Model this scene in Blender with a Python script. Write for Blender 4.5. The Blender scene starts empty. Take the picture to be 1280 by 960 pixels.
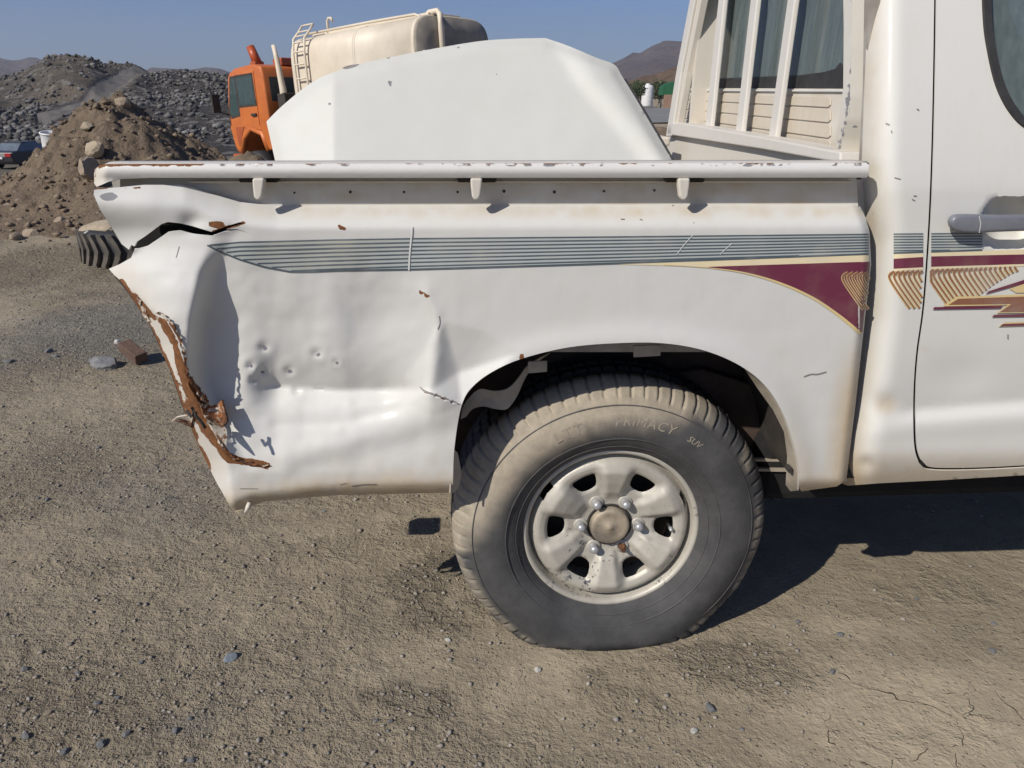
import bpy, bmesh, math, random
import numpy as np
from mathutils import Vector, Matrix
from mathutils.geometry import delaunay_2d_cdt

# ------------------------------------------------------------------ camera, sky, sun, exposure
SC = bpy.context.scene
COL = SC.collection
H, PITCH, F = 1.39, math.radians(20.4), 967.0
CP, SP = math.cos(PITCH), math.sin(PITCH)
cam_d = bpy.data.cameras.new('camera'); cam = bpy.data.objects.new('camera', cam_d); COL.objects.link(cam)
cam.location = (0, 0, H); cam.rotation_euler = (math.pi / 2 - PITCH, 0, 0)
cam_d.sensor_width = 36; cam_d.lens = 36 * F / 1280; cam_d.clip_start = 0.05; cam_d.clip_end = 20000
SC.camera = cam
SUN_TO = Vector((-0.95, -0.92, 1.0)).normalized()
SUN_EL = math.asin(SUN_TO.z); SUN_AZ = math.atan2(SUN_TO.x, SUN_TO.y)
wd = bpy.data.worlds.new('World'); SC.world = wd; wd.use_nodes = True
nt = wd.node_tree; nt.nodes.clear()
sky = nt.nodes.new('ShaderNodeTexSky'); sky.sky_type = 'NISHITA'; sky.sun_disc = False
sky.sun_elevation = SUN_EL; sky.sun_rotation = SUN_AZ
sky.air_density = 1.0; sky.dust_density = 0.6; sky.ozone_density = 3.0; sky.altitude = 300
tint = nt.nodes.new('ShaderNodeMix'); tint.data_type = 'RGBA'; tint.blend_type = 'MULTIPLY'; tint.inputs[0].default_value = 1.0
tint.inputs[7].default_value = (0.68, 0.81, 1.17, 1)
bg = nt.nodes.new('ShaderNodeBackground'); bg.inputs[1].default_value = 0.063
wo = nt.nodes.new('ShaderNodeOutputWorld')
nt.links.new(sky.outputs[0], tint.inputs[6]); nt.links.new(tint.outputs[2], bg.inputs[0]); nt.links.new(bg.outputs[0], wo.inputs[0])
sun_d = bpy.data.lights.new('sun', 'SUN'); sun_d.energy = 4.4; sun_d.angle = math.radians(0.5); sun_d.color = (1.0, 0.945, 0.87)
sun = bpy.data.objects.new('sun', sun_d); COL.objects.link(sun)
sun.rotation_euler = SUN_TO.to_track_quat('Z', 'Y').to_euler(); sun.location = (-8, -8, 12)
SC.view_settings.view_transform = 'Standard'; SC.view_settings.look = 'None'
SC.view_settings.exposure = 0.08; SC.view_settings.gamma = 1.0; SC.view_settings.use_curve_mapping = False
SC.render.engine = 'CYCLES'
SC.cycles.use_denoising = True
SC.cycles.max_bounces = 6; SC.cycles.diffuse_bounces = 3; SC.cycles.glossy_bounces = 3; SC.cycles.transparent_max_bounces = 8
SC.cycles.volume_bounces = 0
try: SC.cycles.denoiser = 'OPENIMAGEDENOISE'
except Exception: pass

RNG = np.random.default_rng(7); random.seed(7)

# ------------------------------------------------------------------ numeric helpers
def ss(a, b, x):
    t = np.clip((np.asarray(x, float) - a) / (b - a), 0, 1); return t * t * (3 - 2 * t)
def _h(ix, iy, iz):
    n = (ix * 374761393 + iy * 668265263 + iz * 2147483647 + 974634777) & 0xffffffff
    n = ((n ^ (n >> 13)) * 1274126177) & 0xffffffff
    n = ((n ^ (n >> 15)) * 2246822519) & 0xffffffff
    return ((n ^ (n >> 16)) & 0xffff) / 65535.0
def vnoise(x, y, z=0.0):
    x, y, z = np.broadcast_arrays(np.asarray(x, float), np.asarray(y, float), np.asarray(z, float))
    ix, iy, iz = (np.floor(q).astype(np.int64) for q in (x, y, z))
    fx, fy, fz = x - ix, y - iy, z - iz
    fx, fy, fz = (q * q * (3 - 2 * q) for q in (fx, fy, fz))
    r = 0
    for a in (0, 1):
        for b in (0, 1):
            for c in (0, 1):
                r = r + _h(ix + a, iy + b, iz + c) * (fx if a else 1 - fx) * (fy if b else 1 - fy) * (fz if c else 1 - fz)
    return r * 2 - 1
def fbm(x, y, z=0.0, o=4, g=0.5):
    r, a, s = 0, 1.0, 0
    for i in range(o):
        k = 2.03 ** i
        r = r + a * vnoise(np.asarray(x) * k + 17 * i, np.asarray(y) * k + 9 * i, np.asarray(z) * k); s += a; a *= g
    return r / s
def seg_dist(u, v, pts):
    """distance of points to a polyline"""
    u = np.asarray(u, float); v = np.asarray(v, float); best = np.full(u.shape, 1e9)
    for (x0, y0), (x1, y1) in zip(pts[:-1], pts[1:]):
        dx, dy = x1 - x0, y1 - y0; L = dx * dx + dy * dy + 1e-9
        t = np.clip(((u - x0) * dx + (v - y0) * dy) / L, 0, 1)
        best = np.minimum(best, np.hypot(u - x0 - t * dx, v - y0 - t * dy))
    return best
def in_poly(u, v, poly):
    u = np.asarray(u, float); v = np.asarray(v, float); r = np.zeros(u.shape, bool); n = len(poly)
    for i in range(n):
        x0, y0 = poly[i]; x1, y1 = poly[(i + 1) % n]
        if y0 == y1: continue
        c = ((y0 > v) != (y1 > v)) & (u < (x1 - x0) * (v - y0) / (y1 - y0) + x0); r ^= c
    return r
def dens(poly, step, closed=True):
    out = []; n = len(poly)
    for i in range(n if closed else n - 1):
        p, q = np.array(poly[i], float), np.array(poly[(i + 1) % n], float)
        k = max(1, int(np.hypot(*(q - p)) / step))
        for j in range(k): out.append(tuple(p + (q - p) * j / k))
    if not closed: out.append(tuple(poly[-1]))
    return out
def smooth_line(pts, n=8):
    """Catmull-Rom through pts"""
    P = [np.array(p, float) for p in pts]; P = [2 * P[0] - P[1]] + P + [2 * P[-1] - P[-2]]; out = []
    for i in range(1, len(P) - 2):
        for j in range(n):
            t = j / n; a, b, c, d = P[i - 1], P[i], P[i + 1], P[i + 2]
            out.append(tuple(0.5 * (2 * b + (c - a) * t + (2 * a - 5 * b + 4 * c - d) * t * t + (3 * b - a - 3 * c + d) * t ** 3)))
    out.append(tuple(P[-2])); return out

# viewing rays: where a picture point lies on a real surface
def ray(u, v):
    r = (np.asarray(u, float) - 640) / F; d = (np.asarray(v, float) - 480) / F
    return r, CP - d * SP, -SP - d * CP
SIDE_Y0, SIDE_K = 1.615, 0.055                      # flank of the pickup: Y = Y0 + K X + offset
def on_side(u, v, off=0.0):
    r, c, s = ray(u, v); t = (SIDE_Y0 + off) / (c - SIDE_K * r)
    return np.stack([t * r, t * c, H + t * s], -1)
REAR_X, REAR_T = 0.835, 0.045                        # rear wall of the cab
def on_rear(u, v, off=0.0):
    r, c, s = ray(u, v)
    t = (REAR_X + off + 1.78 * 0.059 + REAR_T * (H - 1.2)) / (r + 0.059 * c - REAR_T * s)
    return np.stack([t * r, t * c, H + t * s], -1)
def on_y(u, v, Y):
    r, c, s = ray(u, v); t = Y / c
    return np.stack(np.broadcast_arrays(t * r, t * c, H + t * s), -1)
def on_ground(u, v, z=0.0):
    r, c, s = ray(u, v); t = (z - H) / s
    return np.stack(np.broadcast_arrays(t * r, t * c, H + t * s), -1)

# ------------------------------------------------------------------ materials
def new_mat(name):
    m = bpy.data.materials.new(name); m.use_nodes = True
    n = m.node_tree.nodes; b = n['Principled BSDF']; return m, m.node_tree, b
def node(t, kind, **kw):
    n = t.nodes.new(kind)
    for k, v in kw.items(): setattr(n, k, v)
    return n
def mixc(t, fac, a, b, blend='MIX'):
    n = node(t, 'ShaderNodeMix', data_type='RGBA', blend_type=blend)
    for i, x in ((0, fac), (6, a), (7, b)):
        if hasattr(x, 'links'): t.links.new(x, n.inputs[i])
        else: n.inputs[i].default_value = x if i == 0 else (*x, 1)
    return n.outputs[2]
def mth(t, op, a, b=None, c=None, clamp=False):
    n = node(t, 'ShaderNodeMath', operation=op, use_clamp=clamp)
    for i, x in enumerate((a, b, c)):
        if x is None: continue
        if hasattr(x, 'links'): t.links.new(x, n.inputs[i])
        else: n.inputs[i].default_value = x
    return n.outputs[0]
def noise(t, vec, scale, detail=4, rough=0.55, dist=0.0):
    n = node(t, 'ShaderNodeTexNoise'); n.inputs['Scale'].default_value = scale; n.inputs['Detail'].default_value = detail
    n.inputs['Roughness'].default_value = rough; n.inputs['Distortion'].default_value = dist
    if vec is not None: t.links.new(vec, n.inputs['Vector'])
    return n.outputs['Fac']
def ramp(t, x, a, b):
    n = node(t, 'ShaderNodeMapRange', interpolation_type='SMOOTHSTEP'); t.links.new(x, n.inputs[0])
    n.inputs[1].default_value = a; n.inputs[2].default_value = b; return n.outputs[0]
def coords(t, scale=(1, 1, 1), kind='Object'):
    c = node(t, 'ShaderNodeTexCoord'); m = node(t, 'ShaderNodeMapping'); m.inputs['Scale'].default_value = scale
    t.links.new(c.outputs[kind], m.inputs[0]); return m.outputs[0]
def voro(t, vec, scale, feature='F1', rnd=1.0):
    n = node(t, 'ShaderNodeTexVoronoi', feature=feature); n.inputs['Scale'].default_value = scale; n.inputs['Randomness'].default_value = rnd
    t.links.new(vec, n.inputs['Vector']); return n
def bump(t, b, h, strength, dist):
    n = node(t, 'ShaderNodeBump'); n.inputs['Strength'].default_value = strength; n.inputs['Distance'].default_value = dist
    t.links.new(h, n.inputs['Height']); t.links.new(n.outputs[0], b.inputs['Normal']); return n
def attr(t, name='wear'):
    a = node(t, 'ShaderNodeAttribute', attribute_name=name); s = node(t, 'ShaderNodeSeparateColor')
    t.links.new(a.outputs['Color'], s.inputs[0]); return s.outputs

def paint_mat(name, base, dirt=(0.50, 0.40, 0.26), rough=0.58, chips=0.8, wear=True, dustiness=0.35, coat=0.12):
    m, t, b = new_mat(name); L = t.links.new
    v = coords(t); vs = coords(t, (9, 9, 1.2))
    big = noise(t, v, 3.0, 5, 0.6); fine = noise(t, v, 38.0, 5, 0.65); streak = noise(t, vs, 5.0, 4, 0.6)
    col = mixc(t, mth(t, 'MULTIPLY', ramp(t, big, 0.40, 0.75), dustiness * 0.55), base, tuple(0.72 * x + 0.28 * y for x, y in zip(base, dirt)))
    col = mixc(t, mth(t, 'MULTIPLY', ramp(t, streak, 0.50, 0.75), dustiness * 0.45), col, tuple(0.62 * x + 0.38 * y for x, y in zip(base, dirt)))
    ro = mth(t, 'ADD', mth(t, 'MULTIPLY', big, 0.25), rough - 0.1)
    if wear:
        a = attr(t)
        df = mth(t, 'MULTIPLY', a[1], mth(t, 'ADD', mth(t, 'MULTIPLY', mth(t, 'ADD', streak, fine), 0.55), 0.35), clamp=True)
        col = mixc(t, df, col, dirt)
        rn = noise(t, v, 55.0, 6, 0.7, 0.6)
        rf = ramp(t, mth(t, 'ADD', mth(t, 'MULTIPLY', a[0], 1.5), mth(t, 'SUBTRACT', rn, 1.0)), 0.15, 0.28)
        rcol = mixc(t, noise(t, v, 90.0, 4, 0.6), (0.035, 0.016, 0.009), (0.30, 0.125, 0.045))
        gf = ramp(t, mth(t, 'ADD', mth(t, 'MULTIPLY', a[2], 1.5), mth(t, 'SUBTRACT', rn, 1.0)), 0.15, 0.25)
        col = mixc(t, gf, col, (0.22, 0.22, 0.23))
        col = mixc(t, rf, col, rcol)
        ro = mth(t, 'ADD', ro, mth(t, 'MULTIPLY', rf, 0.4))
    if chips > 0:
        vo = voro(t, v, 26.0); w = node(t, 'ShaderNodeSeparateColor'); L(vo.outputs['Color'], w.inputs[0])
        sel = mth(t, 'GREATER_THAN', w.outputs[0], 1 - 0.11 * chips)
        dd = mth(t, 'ADD', vo.outputs['Distance'], mth(t, 'MULTIPLY', mth(t, 'SUBTRACT', fine, 0.5), 0.10))
        cf = mth(t, 'MULTIPLY', sel, mth(t, 'LESS_THAN', dd, mth(t, 'MULTIPLY', w.outputs[1], 0.085)))
        col = mixc(t, cf, col, mixc(t, w.outputs[2], (0.05, 0.045, 0.04), (0.24, 0.14, 0.08)))
    L(col, b.inputs['Base Color']); L(ro, b.inputs['Roughness'])
    b.inputs['Specular IOR Level'].default_value = 0.32
    b.inputs['Coat Weight'].default_value = coat; b.inputs['Coat Roughness'].default_value = 0.22
    bump(t, b, mth(t, 'ADD', noise(t, v, 7.0, 3), mth(t, 'MULTIPLY', fine, 0.06)), 0.10, 0.012)
    return m

def plain_mat(name, c1, c2, scale=20, rough=0.7, metal=0.0, bumps=0.2, dist=0.004, coat=0.0):
    m, t, b = new_mat(name); v = coords(t)
    n = noise(t, v, scale, 6, 0.62)
    t.links.new(mixc(t, ramp(t, n, 0.3, 0.72), c1, c2), b.inputs['Base Color'])
    b.inputs['Roughness'].default_value = rough; b.inputs['Metallic'].default_value = metal; b.inputs['Coat Weight'].default_value = coat
    bump(t, b, noise(t, v, scale * 2.3, 5), bumps, dist); return m

WHITE = (0.62, 0.612, 0.565)
M = {}
M['paint'] = paint_mat('white_paint', WHITE)
M['paint_bed'] = paint_mat('white_bed_paint', (0.60, 0.594, 0.555), chips=0.8, dustiness=0.5)
M['rail'] = paint_mat('chipped_white_paint', (0.66, 0.655, 0.625), chips=2.0)
M['creamw'] = paint_mat('yellowed_white_paint', (0.65, 0.625, 0.56), dirt=(0.50, 0.40, 0.26), chips=0.6, dustiness=0.7)
M['bonnet'] = paint_mat('bonnet_paint', (0.585, 0.588, 0.54), chips=1.3, rough=0.5, dustiness=0.16)
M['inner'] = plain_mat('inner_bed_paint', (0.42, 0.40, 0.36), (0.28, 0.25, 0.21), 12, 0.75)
M['dark'] = plain_mat('underbody_black', (0.022, 0.020, 0.018), (0.06, 0.05, 0.04), 14, 0.85)
M['black'] = plain_mat('shade_black', (0.006, 0.006, 0.006), (0.012, 0.011, 0.010), 9, 0.95)  # near-black colour standing in for deep shade
M['liner'] = plain_mat('dusty_underbody', (0.020, 0.017, 0.014), (0.05, 0.038, 0.027), 11, 0.9)
M['rustpanel'] = plain_mat('rusty_inner_panel', (0.035, 0.022, 0.016), (0.075, 0.050, 0.036), 7, 0.9)
M['flap'] = plain_mat('bent_metal_flap', (0.42, 0.37, 0.29), (0.30, 0.26, 0.20), 16, 0.65)
def rust_mat():
    m, t, b = new_mat('flaking_rust'); v = coords(t); n = noise(t, v, 42, 7, 0.72, 0.5); n2 = noise(t, v, 17, 6, 0.7, 0.4)
    col = mixc(t, ramp(t, n, 0.36, 0.66), (0.030, 0.014, 0.008), (0.27, 0.105, 0.035)); col = mixc(t, ramp(t, n2, 0.51, 0.57), col, (0.52, 0.46, 0.37)); col = mixc(t, ramp(t, n2, 0.40, 0.34), col, (0.035, 0.018, 0.011))
    t.links.new(col, b.inputs['Base Color']); b.inputs['Roughness'].default_value = 0.92; bump(t, b, n, 0.8, 0.006); return m
M['rust'] = rust_mat()
M['handle'] = plain_mat('grey_plastic', (0.15, 0.158, 0.178), (0.19, 0.198, 0.215), 18, 0.36, 0, 0.03)
M['rubber'] = plain_mat('black_rubber', (0.020, 0.020, 0.021), (0.035, 0.034, 0.033), 30, 0.7)
M['seat'] = plain_mat('seat_fabric', (0.22, 0.22, 0.20), (0.30, 0.30, 0.27), 30, 0.9)
def flat_mat(name, c, rough=0.45, var=0.35, fade=None):
    m, t, b = new_mat(name); v = coords(t)
    n = noise(t, v, 9, 5, 0.6); c2 = fade or tuple(x * (1 - var) + 0.45 * var for x in c)
    t.links.new(mixc(t, ramp(t, n, 0.42, 0.8), c, c2), b.inputs['Base Color']); b.inputs['Roughness'].default_value = rough
    return m
M['dec_fill'] = flat_mat('decal_grey_green', (0.42, 0.45, 0.425), fade=(0.48, 0.46, 0.38))
M['dec_line'] = flat_mat('decal_dark_line', (0.075, 0.10, 0.115))
M['dec_cream'] = flat_mat('decal_cream', (0.74, 0.63, 0.40))
M['dec_maroon'] = flat_mat('decal_maroon', (0.135, 0.022, 0.050), fade=(0.20, 0.09, 0.085))
M['dec_gold'] = flat_mat('decal_gold', (0.64, 0.49, 0.23))
M['dec_brown'] = flat_mat('decal_brown', (0.23, 0.10, 0.055))
M['scratch'] = flat_mat('scratch_dark', (0.20, 0.175, 0.15))
M['scratch_l'] = flat_mat('scratch_pale', (0.66, 0.66, 0.62))

def glass_mat(name, tintc, dustc, dust=0.2):
    m, t, b = new_mat(name); L = t.links.new; t.nodes.remove(b); out = t.nodes['Material Output']
    tr = node(t, 'ShaderNodeBsdfTransparent'); tr.inputs[0].default_value = (*tintc, 1)
    gl = node(t, 'ShaderNodeBsdfGlossy'); gl.inputs['Roughness'].default_value = 0.06
    fr = node(t, 'ShaderNodeFresnel'); fr.inputs[0].default_value = 1.5
    m1 = node(t, 'ShaderNodeMixShader'); L(fr.outputs[0], m1.inputs[0]); L(tr.outputs[0], m1.inputs[1]); L(gl.outputs[0], m1.inputs[2])
    df = node(t, 'ShaderNodeBsdfDiffuse'); df.inputs[0].default_value = (*dustc, 1)
    v = coords(t, (14, 14, 1.6)); n = noise(t, v, 4, 5, 0.6)
    fac = mth(t, 'ADD', mth(t, 'MULTIPLY', ramp(t, n, 0.25, 0.85), dust * 0.45), dust * 0.80)
    m2 = node(t, 'ShaderNodeMixShader'); L(fac, m2.inputs[0]); L(m1.outputs[0], m2.inputs[1]); L(df.outputs[0], m2.inputs[2])
    L(m2.outputs[0], out.inputs[0]); return m
M['glass'] = glass_mat('dusty_green_glass', (0.34, 0.42, 0.40), (0.30, 0.37, 0.36), 0.34)
M['truck_glass'] = glass_mat('teal_truck_glass', (0.10, 0.22, 0.22), (0.20, 0.30, 0.31), 0.25)

# ------------------------------------------------------------------ object helpers
def link(name, me, mat=None, parent=None, smooth=True):
    o = bpy.data.objects.new(name, me); COL.objects.link(o)
    if mat is not None: me.materials.append(mat)
    if smooth: me.polygons.foreach_set('use_smooth', [True] * len(me.polygons))
    if parent is not None: o.parent = parent; o.matrix_parent_inverse = world_inv(parent)
    return o
def world_inv(p):
    m = Matrix.Identity(4)
    while p is not None:
        m = p.matrix_parent_inverse @ p.matrix_basis @ m if p.parent is not None else p.matrix_basis @ m
        p = p.parent
    return m.inverted()
def mesh_from(verts, faces):
    me = bpy.data.meshes.new('m'); me.from_pydata([tuple(map(float, v)) for v in verts], [], [tuple(map(int, f)) for f in faces]); me.update(); return me
def root(name, loc, label, cat, group=None, rz=0.0):
    e = bpy.data.objects.new(name, None); COL.objects.link(e); e.location = loc; e.rotation_euler = (0, 0, rz); e.empty_display_size = 0.1
    return tag(e, label, cat, group)
def tag(o, label, cat=None, group=None, kind=None):
    o['label'] = label
    if cat: o['category'] = cat
    if group: o['group'] = group
    if kind: o['kind'] = kind
    return o
def set_wear(me, rust, dirt, grey):
    a = me.color_attributes.new('wear', 'FLOAT_COLOR', 'POINT'); n = len(me.vertices)
    d = np.ones((n, 4)); d[:, 0] = rust; d[:, 1] = dirt; d[:, 2] = grey; a.data.foreach_set('color', d.ravel())
def tri2d(poly, holes=(), step=5.0, edge=None, jitter=0.25):
    """triangulate a polygon with holes and inner points; returns uv array and faces"""
    edge = edge or step
    loops = [dens(p, edge) for p in [poly] + list(holes)]
    pts, eds = [], []
    for lp in loops:
        s = len(pts); pts += lp; eds += [(s + i, s + (i + 1) % len(lp)) for i in range(len(lp))]
    P = np.array(poly); x0, y0 = P.min(0); x1, y1 = P.max(0)
    gx, gy = np.meshgrid(np.arange(x0, x1, step), np.arange(y0, y1, step * 0.87)); gx = gx + (np.arange(gx.shape[0]) % 2)[:, None] * step / 2
    g = np.stack([gx.ravel(), gy.ravel()], 1); g += RNG.uniform(-1, 1, g.shape) * step * jitter * 0.5
    ok = in_poly(g[:, 0], g[:, 1], poly)
    for hle in holes: ok &= ~in_poly(g[:, 0], g[:, 1], hle)
    g = g[ok]
    for lp in loops: g = g[seg_dist(g[:, 0], g[:, 1], lp + [lp[0]]) > 0.45 * min(step, edge)]
    allp = [Vector(p) for p in pts] + [Vector((float(a), float(b))) for a, b in g]
    vo, _, fo, *_ = delaunay_2d_cdt(allp, eds, [], 0, 1e-6)
    uv = np.array([(p.x, p.y) for p in vo]); fo = np.array([f for f in fo if len(f) == 3])
    c = uv[fo].mean(1); ok = in_poly(c[:, 0], c[:, 1], poly)
    for hle in holes: ok &= ~in_poly(c[:, 0], c[:, 1], hle)
    return uv, fo[ok]
def solid(o, th, off=1.0):
    s = o.modifiers.new('thickness', 'SOLIDIFY'); s.thickness = th; s.offset = off
    e = o.modifiers.new('hard_edges', 'EDGE_SPLIT'); e.split_angle = math.radians(50); return o
def bevel(o, w, seg=2, ang=40):
    b = o.modifiers.new('bevel', 'BEVEL'); b.width = w; b.segments = seg; b.limit_method = 'ANGLE'; b.angle_limit = math.radians(ang); return o
def panel(name, poly, proj, off, mat, parent, holes=(), step=6, edge=None, th=0.004, wear=None):
    """sheet metal: outline and holes on a real surface, with its own depth, pressed shape and thickness"""
    uv, fo = tri2d(poly, holes, step, edge)
    o_ = off(uv[:, 0], uv[:, 1]) if callable(off) else off
    P = proj(uv[:, 0], uv[:, 1], o_)
    me = mesh_from(P, fo[:, ::-1])
    n = np.array([p.normal[:] for p in me.polygons]).mean(0); c = P.mean(0) - np.array([0, 0, H])
    if n @ c > 0: me.flip_normals()
    o = link(name, me, mat, parent)
    if wear is not None: set_wear(me, *wear(uv[:, 0], uv[:, 1]))
    if th: solid(o, th, -1.0)
    return o
def strip(name, top, bot, proj, off, mat, parent, lift=-0.0012):
    """thin printed film between two polylines (same point count)"""
    top, bot = np.array(top, float), np.array(bot, float); n = len(top)
    mid = (top + bot) / 2; uv = np.concatenate([top, mid, bot])
    o_ = (off(uv[:, 0], uv[:, 1]) if callable(off) else off) + lift
    P = proj(uv[:, 0], uv[:, 1], o_)
    fo = [(r * n + i, r * n + i + 1, (r + 1) * n + i + 1, (r + 1) * n + i) for r in (0, 1) for i in range(n - 1)]
    return link(name, mesh_from(P, fo), mat, parent)
def line_strip(pts, w):
    """two offset polylines along pts"""
    P = np.array(pts, float); d = np.gradient(P, axis=0); d /= np.linalg.norm(d, axis=1)[:, None] + 1e-9
    nrm = np.stack([-d[:, 1], d[:, 0]], 1); w = np.asarray(w, float).reshape(-1, 1) if np.ndim(w) else w
    return P - nrm * w / 2, P + nrm * w / 2
def prism(name, poly, proj, off, ext, mat, parent, bev=0.0, seg=2, smooth=False):
    """outline on a surface extruded by a world vector"""
    A = proj(np.array([p[0] for p in poly]), np.array([p[1] for p in poly]), off if not callable(off) else off(np.array([p[0] for p in poly], float), np.array([p[1] for p in poly], float)))
    B = A + np.array(ext); n = len(poly)
    f = [tuple(range(n)), tuple(range(2 * n - 1, n - 1, -1))] + [(i, (i + 1) % n, n + (i + 1) % n, n + i)[::-1] for i in range(n)]
    me = mesh_from(np.concatenate([A, B]), f); bm = bmesh.new(); bm.from_mesh(me); bmesh.ops.recalc_face_normals(bm, faces=bm.faces); bm.to_mesh(me); bm.free()
    o = link(name, me, mat, parent, smooth)
    if bev: bevel(o, bev, seg)
    return o
def box_mesh(x0, x1, y0, y1, z0, z1):
    v = [(x, y, z) for x in (x0, x1) for y in (y0, y1) for z in (z0, z1)]
    return mesh_from(v, [(0, 1, 3, 2), (4, 6, 7, 5), (0, 4, 5, 1), (2, 3, 7, 6), (0, 2, 6, 4), (1, 5, 7, 3)])
def box(name, b, mat, parent, bev=0.0):
    o = link(name, box_mesh(*b), mat, parent, False)
    if bev: bevel(o, bev)
    return o
def lathe_mesh(prof, n=48, axis='y', closed=False):
    """profile of (radius, height) turned about an axis"""
    v, f = [], []
    for i in range(n):
        a = 2 * math.pi * i / n
        for r, h in prof:
            p = (r * math.cos(a), h, r * math.sin(a)) if axis == 'y' else (r * math.cos(a), r * math.sin(a), h) if axis == 'z' else (h, r * math.cos(a), r * math.sin(a))
            v.append(p)
    k = len(prof)
    for i in range(n):
        j = (i + 1) % n
        for q in range(k if closed else k - 1):
            w = (q + 1) % k; f.append((i * k + q, j * k + q, j * k + w, i * k + w))
    me = mesh_from(v, f); bm = bmesh.new(); bm.from_mesh(me); bmesh.ops.remove_doubles(bm, verts=bm.verts, dist=1e-5)
    bmesh.ops.recalc_face_normals(bm, faces=bm.faces); bm.to_mesh(me); bm.free(); return me
def tube_mesh(pts, r, n=8, cap=True):
    P = [Vector(p) for p in pts]; v, f = [], []
    rs = r if hasattr(r, '__len__') else [r] * len(P)
    up = Vector((0.13, 0.21, 0.97))
    for i, p in enumerate(P):
        d = (P[min(i + 1, len(P) - 1)] - P[max(i - 1, 0)]).normalized()
        a = d.cross(up); a = a.normalized() if a.length > 1e-3 else d.orthogonal().normalized(); b = d.cross(a)
        for k in range(n):
            w = 2 * math.pi * k / n; v.append(p + (a * math.cos(w) + b * math.sin(w)) * rs[i])
    for i in range(len(P) - 1):
        for k in range(n): f.append((i * n + k, i * n + (k + 1) % n, (i + 1) * n + (k + 1) % n, (i + 1) * n + k))
    if cap: f += [tuple(range(n))[::-1], tuple(range((len(P) - 1) * n, len(P) * n))]
    return mesh_from(v, f)
def rock_mesh(size, seed, sub=2, flat=0.75, rough=0.28, cuts=5):
    rr = random.Random(seed); bm = bmesh.new(); bmesh.ops.create_icosphere(bm, subdivisions=sub, radius=1.0)
    pl = [(Vector((rr.gauss(0, 1), rr.gauss(0, 1), rr.gauss(0, 1))).normalized(), rr.uniform(0.55, 0.85)) for _ in range(cuts)]
    co = np.array([v.co[:] for v in bm.verts]); nz = fbm(co[:, 0] * 1.6 + seed, co[:, 1] * 1.6, co[:, 2] * 1.6, 3)
    sx, sy = rr.uniform(0.8, 1.25), rr.uniform(0.7, 1.0)
    for v, q in zip(bm.verts, nz):
        c = v.co * (1 + rough * float(q))
        for n_, d_ in pl:
            e = c.dot(n_)
            if e > d_: c = c - n_ * (e - d_)
        v.co = Vector((c.x * sx, c.y * sy, c.z * flat)) * size
    me = bpy.data.meshes.new('rock'); bm.to_mesh(me); bm.free(); return me
# ------------------------------------------------------------------ ground and terrain
def terrain(x, y):
    x = np.asarray(x, float); y = np.asarray(y, float)
    left = ss(4.0, -1.5, x) if False else 1 - ss(-1.5, 4.0, x)
    z = -0.78 * ss(9.0, 14.5, y) * left
    z = z - 1.9 * ss(16, 42, y) * (1 - ss(-16, -5, x))
    z = z + 0.2 * ss(30, 100, y) * ss(0, 6, x)
    z = z - 9.0 * ss(250, 2500, np.hypot(x, y))
    return z
def ground_z(x, y):
    x = np.asarray(x, float); y = np.asarray(y, float); d = np.hypot(x, y)
    near = 1 - ss(7, 30, d)
    w = ss(0.35, 0.7, np.hypot((x - 0.25) / 1.0, (y - 1.75) / 0.8))         # pressed flat under the wheel
    z = terrain(x, y) + w * near * (0.016 * fbm(x * 1.3, y * 1.3, 3.1, 4) + 0.006 * fbm(x * 9, y * 9, 1.7, 3))
    z = z + 0.10 * ss(5.2, 7.0, y) * near * (1 - ss(-3.0, -1.0, x)) * (np.abs(fbm(x * 2.2, y * 2.2, 8.0, 5, 0.6)) * 1.4 - 0.25) + 0.03 * ss(6, 9, y) * near * fbm(x * 1.8, y * 1.8, 8.0, 4) + 0.35 * ss(14, 60, d) * fbm(x * 0.12, y * 0.12, 5.0, 4)
    return z
def axis(lo, hi, step, far, g=1.13, cap=1e9):
    c = list(np.arange(lo, hi + step / 2, step)); s = step
    up, dn = [c[-1]], [c[0]]
    while up[-1] < far: s = min(s * g, cap); up.append(up[-1] + s)
    s = step
    while dn[-1] > -far: s = min(s * g, cap); dn.append(dn[-1] - s)
    return np.array(dn[:0:-1] + c + up[1:])
gx, gy = axis(-2.4, 2.2, 0.022, 3800, 1.06, 400), axis(0.75, 5.2, 0.022, 4200, 1.06, 400)
GX, GY = np.meshgrid(gx, gy); GZ = ground_z(GX, GY)
nx, ny = len(gx), len(gy)
idx = np.arange(nx * ny).reshape(ny, nx)
fq = np.stack([idx[:-1, :-1], idx[:-1, 1:], idx[1:, 1:], idx[1:, :-1]], -1).reshape(-1, 4)
me = bpy.data.meshes.new('ground'); me.from_pydata(np.stack([GX.ravel(), GY.ravel(), GZ.ravel()], 1).tolist(), [], fq.tolist()); me.update()
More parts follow.
